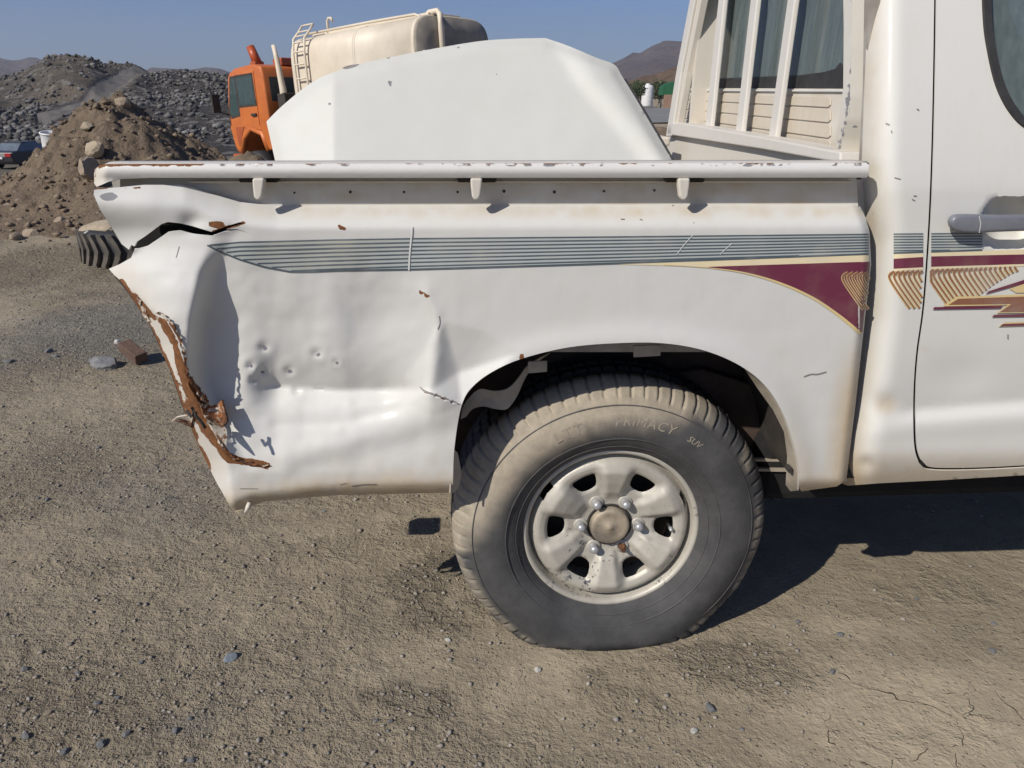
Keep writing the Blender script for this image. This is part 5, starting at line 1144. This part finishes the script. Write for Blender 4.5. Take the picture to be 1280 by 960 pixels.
# cab: side profile extruded, rounded
CX0, CX1 = TL + 1.15, TL + 2.73
prof = [(CX0, 1.02), (CX0, 2.74), (CX0 + 0.05, 2.94), (CX0 + 0.4, 3.02), (CX0 + 1.15, 2.98), (CX1 - 0.2, 2.90), (CX1 - 0.10, 2.80), (CX1 + 0.10, 1.98), (CX1 + 0.12, 1.60), (CX1 + 0.02, 1.15), (CX1 - 0.05, 1.02), (CX0 + 1.32, 0.98), (CX0 + 1.18, 1.30), (CX0 + 0.85, 1.50), (CX0 + 0.45, 1.40), (CX0 + 0.25, 1.02)]
def side_prism(pf, y0, y1, inset=0.0):
    n = len(pf); v = [(x, y0, z) for x, z in pf] + [(x, y1, z) for x, z in pf]
    f = [tuple(range(n))[::-1], tuple(range(n, 2 * n))] + [(i, (i + 1) % n, n + (i + 1) % n, n + i) for i in range(n)]
    me = mesh_from(v, f); bm = bmesh.new(); bm.from_mesh(me); bmesh.ops.recalc_face_normals(bm, faces=bm.faces); bm.to_mesh(me); bm.free(); return me
cabT = T('cab', side_prism(prof, -1.16, 1.16), M['orange'], None, True, 0.05)
cabT.modifiers['bevel'].segments = 3
e_ = cabT.modifiers.new('hard_edges', 'EDGE_SPLIT'); e_.split_angle = math.radians(38)
doorT = T('door', side_prism([(CX0 + 0.34, 1.50), (CX0 + 0.40, 1.62), (CX0 + 0.34, 2.86), (CX1 - 0.24, 2.84), (CX1 + 0.0, 1.95), (CX1 + 0.0, 1.60), (CX1 - 0.08, 1.10), (CX0 + 1.36, 1.06), (CX0 + 1.20, 1.36), (CX0 + 0.86, 1.56)], 1.155, 1.180), M['orange'], None, False, 0.012)
T('door_panel', side_prism([(CX0 + 1.0, 1.62), (CX0 + 1.42, 1.62), (CX0 + 1.38, 1.16), (CX0 + 1.30, 1.16), (CX0 + 1.12, 1.50)], 1.17, 1.192), M['orange_d'], doorT, False, 0.01)
T('door_window', side_prism([(CX0 + 0.44, 2.12), (CX0 + 0.44, 2.76), (CX0 + 1.08, 2.76), (CX0 + 1.08, 2.12)], 1.17, 1.186), M['truck_glass'], doorT, False)
T('window_frame', side_prism([(CX0 + 0.38, 2.06), (CX0 + 0.38, 2.82), (CX0 + 1.14, 2.82), (CX0 + 1.14, 2.06)], 1.165, 1.183), M['dark'], doorT, False, 0.004)
T('quarter_window', side_prism([(CX0 + 1.18, 1.92), (CX0 + 1.14, 2.76), (CX0 + 1.32, 2.76), (CX0 + 1.54, 1.98), (CX0 + 1.50, 1.88)], 1.17, 1.186), M['truck_glass'], doorT, False, 0.01)
T('window_frame', side_prism([(CX0 + 1.13, 1.86), (CX0 + 1.09, 2.81), (CX0 + 1.35, 2.81), (CX0 + 1.60, 1.98), (CX0 + 1.54, 1.82)], 1.165, 1.182), M['dark'], doorT, False, 0.004)
T('door_handle', box_mesh(CX0 + 0.42, CX0 + 0.62, 1.18, 1.23, 1.84, 1.90), M['dark'], doorT, False, 0.01)
T('rear_cab_window', box_mesh(CX0 - 0.012, CX0 + 0.01, 0.30, 1.0, 2.15, 2.70), M['truck_glass'], None, False, 0.005)
T('rear_cab_window', box_mesh(CX0 - 0.012, CX0 + 0.01, -1.0, -0.30, 2.15, 2.70), M['truck_glass'], None, False, 0.005)
wsf = T('windscreen', mesh_from([(CX1 - 0.055, -1.0, 2.76), (CX1 - 0.055, 1.0, 2.76), (CX1 + 0.125, 1.0, 2.02), (CX1 + 0.125, -1.0, 2.02)], [(0, 1, 2, 3)]), M['truck_glass'], None, False); solid(wsf, 0.02, 0)
T('wheel_arch', tube_mesh([(CX0 + 0.22, 1.12, 1.02), (CX0 + 0.40, 1.12, 1.42), (CX0 + 0.82, 1.12, 1.56), (CX0 + 1.18, 1.12, 1.36), (CX0 + 1.34, 1.12, 1.0)], 0.075, 8), M['orange'])
T('bumper', box_mesh(CX0 + 1.36, CX1 + 0.14, -1.2, 1.2, 0.62, 0.98), M['orange_d'], None, False, 0.04)
bc = T('air_intake', box_mesh(CX1 - 0.72, CX1 - 0.50, 0.45, 0.72, 2.94, 3.14), M['orange_d'], None, False, 0.02)
T('beacon', tube_mesh([(CX1 - 0.62, 0.58, 3.10), (CX1 - 0.48, 0.62, 3.50)], [0.12, 0.10], 8), M['beacon'], bc)
T('beacon', box_mesh(CX0 + 0.1, CX0 + 0.45, 0.1, 0.5, 2.98, 3.16), M['beacon'], None, False, 0.03)
T('exhaust_stack', tube_mesh([(TL + 0.70, 0.95, 1.6), (TL + 0.70, 0.97, 2.4), (TL + 0.74, 1.0, 3.10), (TL + 0.80, 1.0, 3.36)], [0.10, 0.08, 0.06, 0.05], 10), M['tank'])
T('exhaust_box', box_mesh(TL + 0.58, TL + 0.86, 0.6, 1.05, 1.3, 2.3), M['dark'], None, False, 0.03)
T('mirror_arm', tube_mesh([(CX1 - 0.02, 1.16, 2.72), (CX1 + 0.12, 1.46, 2.70), (CX1 + 0.12, 1.48, 2.02), (CX1 + 0.0, 1.18, 1.92)], 0.018, 6), M['dark'])
T('mirror', box_mesh(CX1 + 0.06, CX1 + 0.13, 1.36, 1.58, 1.98, 2.42), M['dark'], None, False, 0.015)
tw = lathe_mesh([(0.0, -0.02), (0.24, -0.02), (0.28, 0.06), (0.30, -0.04), (0.46, -0.06), (0.51, 0.0), (0.515, 0.24), (0.46, 0.28), (0.3, 0.26)], 36)
for x in (0.9, 2.15, CX0 + 0.80):
    for s in (1, -1):
        w_ = T('wheel', tw, M['rubber']); w_.location = (x, s * 1.14, 0.515); w_.rotation_euler = (0, 0, math.pi if s > 0 else 0)
        hb = link('hub', lathe_mesh([(0.0, -0.07), (0.10, -0.06), (0.13, -0.02), (0.23, -0.025)], 20), M['orange_d']); hb.parent = w_

# ------------------------------------------------------------------ parked car, far left
car = root('parked_car', (-29.6, 49.0, float(ground_z(-29.6, 49.0)) + 0.02), 'dark saloon car with red tail lights parked below the dirt heap', 'car', None, math.radians(84))
M['car_dark'] = plain_mat('dark_car_paint', (0.030, 0.030, 0.034), (0.04, 0.04, 0.044), 6, 0.4, 0.0, 0.0, 0.001, 0.2); M['car_glass'] = plain_mat('car_glass', (0.16, 0.19, 0.22), (0.12, 0.14, 0.16), 3, 0.12)
M['tail'] = plain_mat('red_lens', (0.40, 0.02, 0.02), (0.30, 0.015, 0.02), 8, 0.3); M['plate'] = plain_mat('white_plate', (0.75, 0.75, 0.72), (0.65, 0.65, 0.62), 8, 0.6)
def C(name, me, mat, parent=None, smooth=True, bev=0.0):
    o = link(name, me, mat, None, smooth); o.parent = parent or car
    if bev: bevel(o, bev, 3)
    return o
cb = [(-2.25, 0.42), (-2.30, 0.72), (-2.22, 0.98), (-1.72, 1.04), (-0.9, 0.98), (0.9, 0.94), (1.9, 0.84), (2.2, 0.68), (2.25, 0.42), (2.0, 0.28), (-2.0, 0.28)]
C('body', side_prism(cb, -0.88, 0.88), M['car_dark'], None, False, 0.07)
gs = [[(x, s_ * w, z) for x, w, z in ((-1.75, 0.80, 1.0), (-1.05, 0.62, 1.42), (0.0, 0.62, 1.47), (0.35, 0.63, 1.42), (1.1, 0.80, 0.95))] for s_ in (-1, 1)]
n_ = 5; gm_ = mesh_from(gs[0] + gs[1], [(0, 1, 2, 3, 4), (9, 8, 7, 6, 5)] + [(i, i + 5, (i + 1) % 5 + 5, (i + 1) % 5) for i in range(5)])
bm = bmesh.new(); bm.from_mesh(gm_); bmesh.ops.recalc_face_normals(bm, faces=bm.faces); bm.to_mesh(gm_); bm.free()
C('cabin_glass', gm_, M['car_glass'], None, False, 0.03); C('roof', box_mesh(-1.0, 0.3, -0.61, 0.61, 1.43, 1.485), M['car_dark'], None, False, 0.02)
for s in (-1, 1): C('tail_light', box_mesh(-2.33, -2.2, s * 0.62 - 0.2, s * 0.62 + 0.2, 0.72, 0.92), M['tail'], None, False, 0.02)
C('number_plate', box_mesh(-2.34, -2.3, -0.26, 0.26, 0.60, 0.71), M['plate'], None, False, 0.004)
cw = lathe_mesh([(0, -0.01), (0.18, -0.02), (0.20, 0.02), (0.29, -0.02), (0.315, 0.02), (0.315, 0.18), (0.2, 0.2)], 28)
for x in (-1.35, 1.35):
    for s in (-1, 1):
        w_ = C('wheel', cw, M['rubber']); w_.location = (x, s * 0.86, 0.315); w_.rotation_euler = (0, 0, math.pi if s > 0 else 0)

# ------------------------------------------------------------------ white tub behind the heap
p = on_y(63, 173, 22.0); tub = root('water_tub', (p[0], p[1], p[2] - 1.0), 'white broken plastic tub behind the tall dirt heap', 'tub')
M['plastic'] = plain_mat('white_plastic', (0.72, 0.72, 0.70), (0.60, 0.60, 0.58), 6, 0.5)
tb_ = link('tub_shell', lathe_mesh([(0.0, 0.0), (0.24, 0.0), (0.25, 0.6), (0.255, 1.12), (0.265, 1.14), (0.265, 1.18), (0.24, 1.17), (0.23, 1.0), (0.2, 0.1)], 32, 'z'), M['plastic']); tb_.parent = tub; tb_.rotation_euler = (0.12, 0.10, 0)
td = link('tub_rim', lathe_mesh([(0.255, 1.135), (0.278, 1.14), (0.278, 1.17), (0.255, 1.175)], 32, 'z', True), M['plastic']); td.parent = tub; td.rotation_euler = (0.12, 0.10, 0)
# mound-side support so the tub stands on soil
tz = p[2] - 1.0

# ------------------------------------------------------------------ things beyond the cab, right
p = on_y(808.5, 133, 92.0); wt = root('water_tank', tuple(p), 'white cylindrical water tank standing beside the far road', 'water tank')
o_ = link('tank_shell', lathe_mesh([(0.0, 0), (0.62, 0), (0.64, 0.1), (0.64, 1.95), (0.58, 2.15), (0.3, 2.25), (0.0, 2.26)], 28, 'z'), M['plastic']); o_.parent = wt
o_ = link('tank_lid', lathe_mesh([(0.0, 2.4), (0.22, 2.38), (0.24, 2.2)], 20, 'z'), M['plastic']); o_.parent = wt
for z in (0.5, 1.0, 1.5):
    o_ = link('tank_hoop', lathe_mesh([(0.63, z), (0.66, z + 0.03), (0.63, z + 0.06)], 28, 'z'), M['plastic']); o_.parent = wt
o_ = link('tank_base', box_mesh(-0.8, 0.8, -0.8, 0.8, -0.6, 0.01), M['asphalt'], None, False); o_.parent = wt
def bush(name, u, v, Y, h, w, seed, label, col):
    p = on_y(u, v, Y); p[2] = min(p[2], float(terrain(p[0], p[1])) + 1.2); r = np.random.default_rng(seed)
    e = root(name, tuple(p), label, 'bush', 'bushes along the far road')
    n = 1500; a = r.normal(0, 1, (n, 3)); a /= np.linalg.norm(a, axis=1)[:, None]; rad = r.random(n) ** 0.4 * (1 + 0.35 * fbm(a[:, 0] * 2 + seed, a[:, 1] * 2, a[:, 2] * 2, 3))
    c = a * rad[:, None] * np.array([w, w, h / 2]) + np.array([0, 0, h / 2]); s = h * 0.05
    q = r.normal(0, 1, (n, 3, 3)) * s; V = (c[:, None, :] + q).reshape(-1, 3); f = np.arange(n * 3).reshape(-1, 3)
    if col not in M: M[col] = plain_mat(col, (0.045, 0.065, 0.028), (0.08, 0.095, 0.045), 3, 0.8)
    o = link('foliage', mesh_from(V, f), M[col], None, False); o.parent = e; o['kind'] = 'stuff'
    o = link('stem', tube_mesh([(0, 0, -0.6), (0.05, 0, h * 0.5)], [h * 0.04, h * 0.015], 6), M['rustpanel']); o.parent = e
bush('bush', 801, 112, 105.0, 1.9, 1.7, 3, 'dark green bush left of the white water tank', 'leaf_dark')
bush('bush', 796, 122, 88.0, 1.5, 1.0, 4, 'small dark shrub by the road beside the bonnet edge', 'leaf_dark')
bush('bush', 824, 124, 118.0, 2.6, 1.8, 5, 'olive bush behind the water tank', 'leaf_dark')
p = on_y(838, 128, 84.0); gc = root('green_shelter', (p[0], p[1], 0.2), 'green covered shelter on a brown wall by the road', 'shelter')
M['greenp'] = plain_mat('green_sheet', (0.02, 0.12, 0.045), (0.015, 0.09, 0.035), 2, 0.6); M['bwall'] = plain_mat('brown_block_wall', (0.30, 0.19, 0.13), (0.24, 0.15, 0.10), 2, 0.9)
o_ = link('wall', box_mesh(-0.7, 3.2, -0.15, 0.15, -0.7, 1.35), M['bwall'], None, False); o_.parent = gc
o_ = link('cover', side_prism([(-0.9, 1.3), (-0.8, 2.2), (0.2, 2.6), (3.2, 2.6), (3.4, 1.3)], -0.1, 2.2), M['greenp'], None, False); o_.parent = gc
for x in (-0.6, 3.1):
    o_ = link('post', box_mesh(x - 0.06, x + 0.06, 2.0, 2.12, -0.7, 1.35), M['dark'], None, False); o_.parent = gc
p = on_y(828, 175, 6.5)
# low dusty bank seen past the bonnet
mound('dirt_bank', 6.2, 26.0, 0.55, 4.5, 2.5, 21.0, 'low sandy bank in the gap between bonnet and window guard', 90, 0.10)

# ------------------------------------------------------------------ discarded lug tyre lying behind the rear corner
p = on_ground(152, 338); TR_ = 0.47
lt = root('discarded_tyre', (float(p[0]) - 0.06, float(p[1]) + TR_ + 0.02, 0.0), 'old black lug tyre lying flat on the dirt behind the torn corner', 'tyre')
carc = [(0.24, 0.05), (0.30, 0.015), (0.38, 0.01), (0.430, 0.03), (0.445, 0.08), (0.447, 0.15), (0.445, 0.23), (0.43, 0.285), (0.38, 0.305), (0.30, 0.30), (0.24, 0.265), (0.26, 0.20), (0.26, 0.11)]
o_ = link('carcass', lathe_mesh(carc, 64, 'z', True), M['rubber']); o_.parent = lt
def lug_mesh():
    v = []
    for dz, da in ((0.0, 0), (1, 1)):
        pass
    # one slanted block on the tread, bent at mid height
    sect = [(-0.055, 0.02), (-0.02, 0.09), (0.0, 0.155), (-0.02, 0.22), (-0.055, 0.29)]; vv, ff = [], []
    for t_, z in sect:
        for r_i, hw in ((0.435, 0.026), (0.476, 0.020)):
            for s in (-1, 1):
                a = (t_ * 1.0 + s * hw) / 0.45; vv.append((r_i * math.cos(a), r_i * math.sin(a), z))
    for k in range(len(sect) - 1):
        b0, b1 = k * 4, k * 4 + 4
        for i_, j_ in ((0, 1), (1, 3), (3, 2), (2, 0)): ff.append((b0 + i_, b0 + j_, b1 + j_, b1 + i_))
    ff += [(0, 2, 3, 1), (16, 17, 19, 18)]; me = mesh_from(vv, ff); bm = bmesh.new(); bm.from_mesh(me); bmesh.ops.recalc_face_normals(bm, faces=bm.faces); bm.to_mesh(me); bm.free(); return me
M['rubber_d'] = plain_mat('dusty_lug_rubber', (0.05, 0.046, 0.040), (0.13, 0.112, 0.09), 7, 0.9)
lm = lug_mesh(); lm.materials.append(M['rubber_d'])
for k in range(30):
    o = bpy.data.objects.new('tread_lug', lm); COL.objects.link(o); o.parent = lt; o.rotation_euler = (0, 0, 2 * math.pi * k / 30)

# ------------------------------------------------------------------ rocks, brick, stones
def rmat(name, a, b_, sc): return plain_mat(name, a, b_, sc, 0.92, 0, 0.6, 0.05 / sc * 4)
M['r_brown'] = rmat('brown_boulder', (0.34, 0.265, 0.185), (0.235, 0.185, 0.135), 7); M['r_grey'] = rmat('grey_stone', (0.215, 0.215, 0.21), (0.14, 0.14, 0.14), 30)
M['r_tan'] = rmat('tan_slab', (0.40, 0.33, 0.23), (0.29, 0.235, 0.165), 9); M['r_blue'] = rmat('blue_grey_stone', (0.21, 0.24, 0.26), (0.15, 0.17, 0.185), 60)
M['brick'] = rmat('brown_brick', (0.135, 0.082, 0.058), (0.09, 0.056, 0.04), 25); M['r_pale'] = rmat('pale_stone', (0.55, 0.53, 0.48), (0.44, 0.42, 0.37), 40)
def rock(name, u, v, size, mat, seed, label, cat, group=None, Y=None, z=None, sub=3, flat=0.75, sink=0.25, rough=0.28, rot=None, cuts=6):
    if Y is None: p = on_ground(u, v); zz = float(ground_z(p[0], p[1]))
    else: p = on_y(u, v, Y); zz = p[2]
    o = link(name, rock_mesh(size, seed, sub, flat, rough, cuts), M[mat], None, size > 0.4)
    o.location = (float(p[0]), float(p[1]), zz + size * flat * (0.6 - sink) if Y is None else zz); o.rotation_euler = rot or (0, 0, seed * 1.3)
    return tag(o, label, cat, group)
rock('boulder', 79, 290, 0.135, 'r_brown', 11, 'blocky brown boulder lying alone at the foot of the dirt heap', 'boulder', flat=0.95)
rock('boulder', 40, 295, 0.10, 'r_brown', 17, 'rounded brown boulder between the blocky boulder and the small heap', 'boulder', flat=0.7)
rock('boulder', 20, 300, 0.075, 'r_brown', 18, 'small brown boulder at the edge of the lumpy dirt heap', 'boulder', flat=0.7)
rock('boulder', 110, 210, 0.135, 'r_brown', 23, 'big brown boulder stuck in the slope of the tall dirt heap', 'boulder', Y=9.05, flat=1.0)
rock('boulder', 118, 186, 0.12, 'r_tan', 24, 'pale flat boulder in the heap slope above the big brown one', 'boulder', Y=9.45, flat=0.8)
rock('boulder', 108, 158, 0.07, 'r_tan', 29, 'small pale stone on the left shoulder of the tall dirt heap', 'boulder', Y=9.75, flat=0.8)
rock('boulder', 152, 128, 0.13, 'r_brown', 31, 'brown lump crowning the tall dirt heap', 'boulder', Y=10.35, flat=0.7)
rock('slab', 133, 284, 0.19, 'r_tan', 37, 'broken tan slab resting on the discarded lug tyre', 'stone slab', Y=float(p[1]) + TR_ * 0.7, flat=0.30, rot=(0.10, -0.12, 0.3))
rock('slab', 131, 292, 0.15, 'r_pale', 38, 'paler thin slab lying under the tan slab on the lug tyre', 'stone slab', Y=float(p[1]) + TR_ * 0.7 - 0.05, flat=0.28, rot=(0.02, 0.05, 1.0))
rock('stone', 133, 457, 0.085, 'r_grey', 41, 'grey flat-topped stone propping up the brown brick', 'stone', flat=0.45, sink=0.1)
rock('stone', 147, 428, 0.022, 'r_pale', 43, 'small white stone beside the leaning brick', 'stone')
rock('stone', 288, 823, 0.020, 'r_blue', 44, 'smooth blue-grey pebble casting a short shadow on bare dirt', 'stone', flat=0.62, rough=0.1)
pb = on_ground(166, 452); bk_ = box_mesh(-0.085, 0.085, -0.036, 0.036, -0.030, 0.030)
bo = link('brick', bk_, M['brick'], None, False); bevel(bo, 0.006); bo.location = (float(pb[0]) + 0.01, float(pb[1]), 0.058); bo.rotation_euler = (0.12, 0.30, -0.62); be = link('brick_end', box_mesh(-0.0865, -0.080, -0.033, 0.033, -0.027, 0.027), M['r_tan'], None, False); be.parent = bo; tag(bo, 'brown brick leaning on a grey stone', 'brick')
LBL = {'r_grey': 'angular dark grey stone lying loose on the dusty ground', 'r_tan': 'small tan stone half set in the dusty ground', 'r_brown': 'brown clod of stone lying on the dirt', 'r_pale': 'pale chip of stone on the dirt near the tyre'}
ST = [(30, 835, 12, 'r_grey'), (176, 829, 9, 'r_grey'), (97, 840, 9, 'r_grey'), (122, 878, 10, 'r_grey'), (147, 871, 8, 'r_grey'), (220, 915, 14, 'r_grey'), (158, 918, 12, 'r_grey'), (127, 930, 16, 'r_grey'), (80, 938, 13, 'r_grey'), (32, 920, 12, 'r_grey'), (10, 925, 13, 'r_tan'),
      (240, 950, 12, 'r_grey'), (238, 900, 9, 'r_grey'), (228, 882, 8, 'r_tan'), (337, 915, 8, 'r_tan'), (358, 915, 9, 'r_tan'), (376, 912, 8, 'r_grey'), (404, 888, 7, 'r_grey'), (470, 898, 8, 'r_grey'), (488, 900, 8, 'r_grey'), (485, 912, 7, 'r_grey'), (539, 835, 7, 'r_tan'), (555, 808, 7, 'r_tan'), (515, 775, 6, 'r_tan'),
      (405, 641, 6, 'r_grey'), (60, 627, 9, 'r_grey'), (48, 625, 7, 'r_grey'), (164, 800, 7, 'r_tan'), (412, 773, 6, 'r_tan'), (888, 887, 15, 'r_grey'), (867, 915, 11, 'r_pale'), (927, 912, 7, 'r_grey'), (997, 779, 9, 'r_grey'), (1050, 795, 11, 'r_grey'), (1040, 842, 10, 'r_grey'), (1125, 724, 7, 'r_tan'), (1092, 716, 9, 'r_tan'), (1240, 815, 12, 'r_grey'),
      (1242, 780, 9, 'r_grey'), (1160, 780, 7, 'r_tan'), (1180, 723, 7, 'r_tan'), (1145, 750, 8, 'r_grey'), (672, 838, 10, 'r_pale'), (730, 865, 7, 'r_tan'), (560, 800, 8, 'r_pale'), (204, 575, 6, 'r_grey'), (122, 560, 8, 'r_grey'), (237, 563, 7, 'r_grey'), (12, 452, 14, 'r_grey'), (62, 440, 13, 'r_grey'), (70, 446, 9, 'r_grey'), (205, 640, 7, 'r_tan'), (15, 705, 8, 'r_tan'), (18, 880, 9, 'r_tan'), (60, 890, 10, 'r_tan'), (195, 942, 9, 'r_tan')]
protos = {}
for k, (u, v, s, mt) in enumerate(ST):
    key = (mt, k % 5)
    if key not in protos:
        protos[key] = rock_mesh(1.0, 100 + k, 2, 0.62, 0.3, 7); protos[key].materials.append(M[mt])
    p = on_ground(u, v); size = s * 0.5 * float(np.hypot(p[1], H)) / F * 0.95
    o = bpy.data.objects.new('stone', protos[key]); COL.objects.link(o); o.location = (float(p[0]), float(p[1]), float(ground_z(p[0], p[1])) + size * 0.22); o.scale = (size,) * 3; o.rotation_euler = (0, 0, k * 1.7)
    zone = ('in the loose gravel below the blue-grey pebble' if u < 262 and v > 780 else 'on bare dirt between the blue-grey pebble and the tyre' if u < 600 and v > 740 else 'on the ground behind the torn rear corner' if u < 420 and v > 470 else 'near the leaning brick' if u < 420 else 'in front of the rear tyre' if u < 960 else 'at the edge of the truck shadow' if v < 760 else 'on the dried mud below the rear door')
    tag(o, {'r_grey': 'angular dark grey stone ', 'r_tan': 'small tan stone ', 'r_brown': 'brown clod ', 'r_pale': 'pale chip of stone '}[mt] + zone, 'stone', 'loose stones on the ground')
# clods on the dirt heap
def place_mound(r, n):
    X, Y, Z = (q.ravel() for q in mdA); k = r.integers(0, X.size, n); ok = (Z[k] > 0.03); k = k[ok]
    m_ = 1600; x = -7.6 + 5.0 * r.random(m_); y = 6.9 + 2.6 * r.random(m_); q = r.random(m_) < (0.15 + 0.85 * ss(7.2, 8.9, y)) * ss(-0.35, 0.3, fbm(x * 1.5, y * 1.5, 3.0, 3)); x, y = x[q], y[q]
    return np.concatenate([np.stack([X[k], Y[k], Z[k]], 1), np.stack([x, y, ground_z(x, y)], 1)])
M['clod'] = stone_mat('dirt_clods', (0.16, 0.12, 0.085), (0.30, 0.235, 0.165), (0.20, 0.155, 0.11), 12)
scatter('dirt_clods', 7000, place_mound, lambda r, n, P: 0.006 + 0.046 * r.random(n) ** 4, M['clod'], 9, 'loose clods and small stones on the tall dirt heap', 0.8)
# ------------------------------------------------------------------ air
hz = link('haze', box_mesh(-5200, 5200, -400, 4400, -62, 300), None, None, False); hz['kind'] = 'stuff'; hz['label'] = 'thin dusty air over the quarry'
m = bpy.data.materials.new('haze_air'); m.use_nodes = True; t = m.node_tree; t.nodes.remove(t.nodes['Principled BSDF'])
pv = t.nodes.new('ShaderNodeVolumePrincipled'); pv.inputs['Color'].default_value = (0.80, 0.86, 1.0, 1); pv.inputs['Density'].default_value = 0.00017; pv.inputs['Anisotropy'].default_value = 0.2
t.links.new(pv.outputs[0], t.nodes['Material Output'].inputs['Volume']); hz.data.materials.append(m)
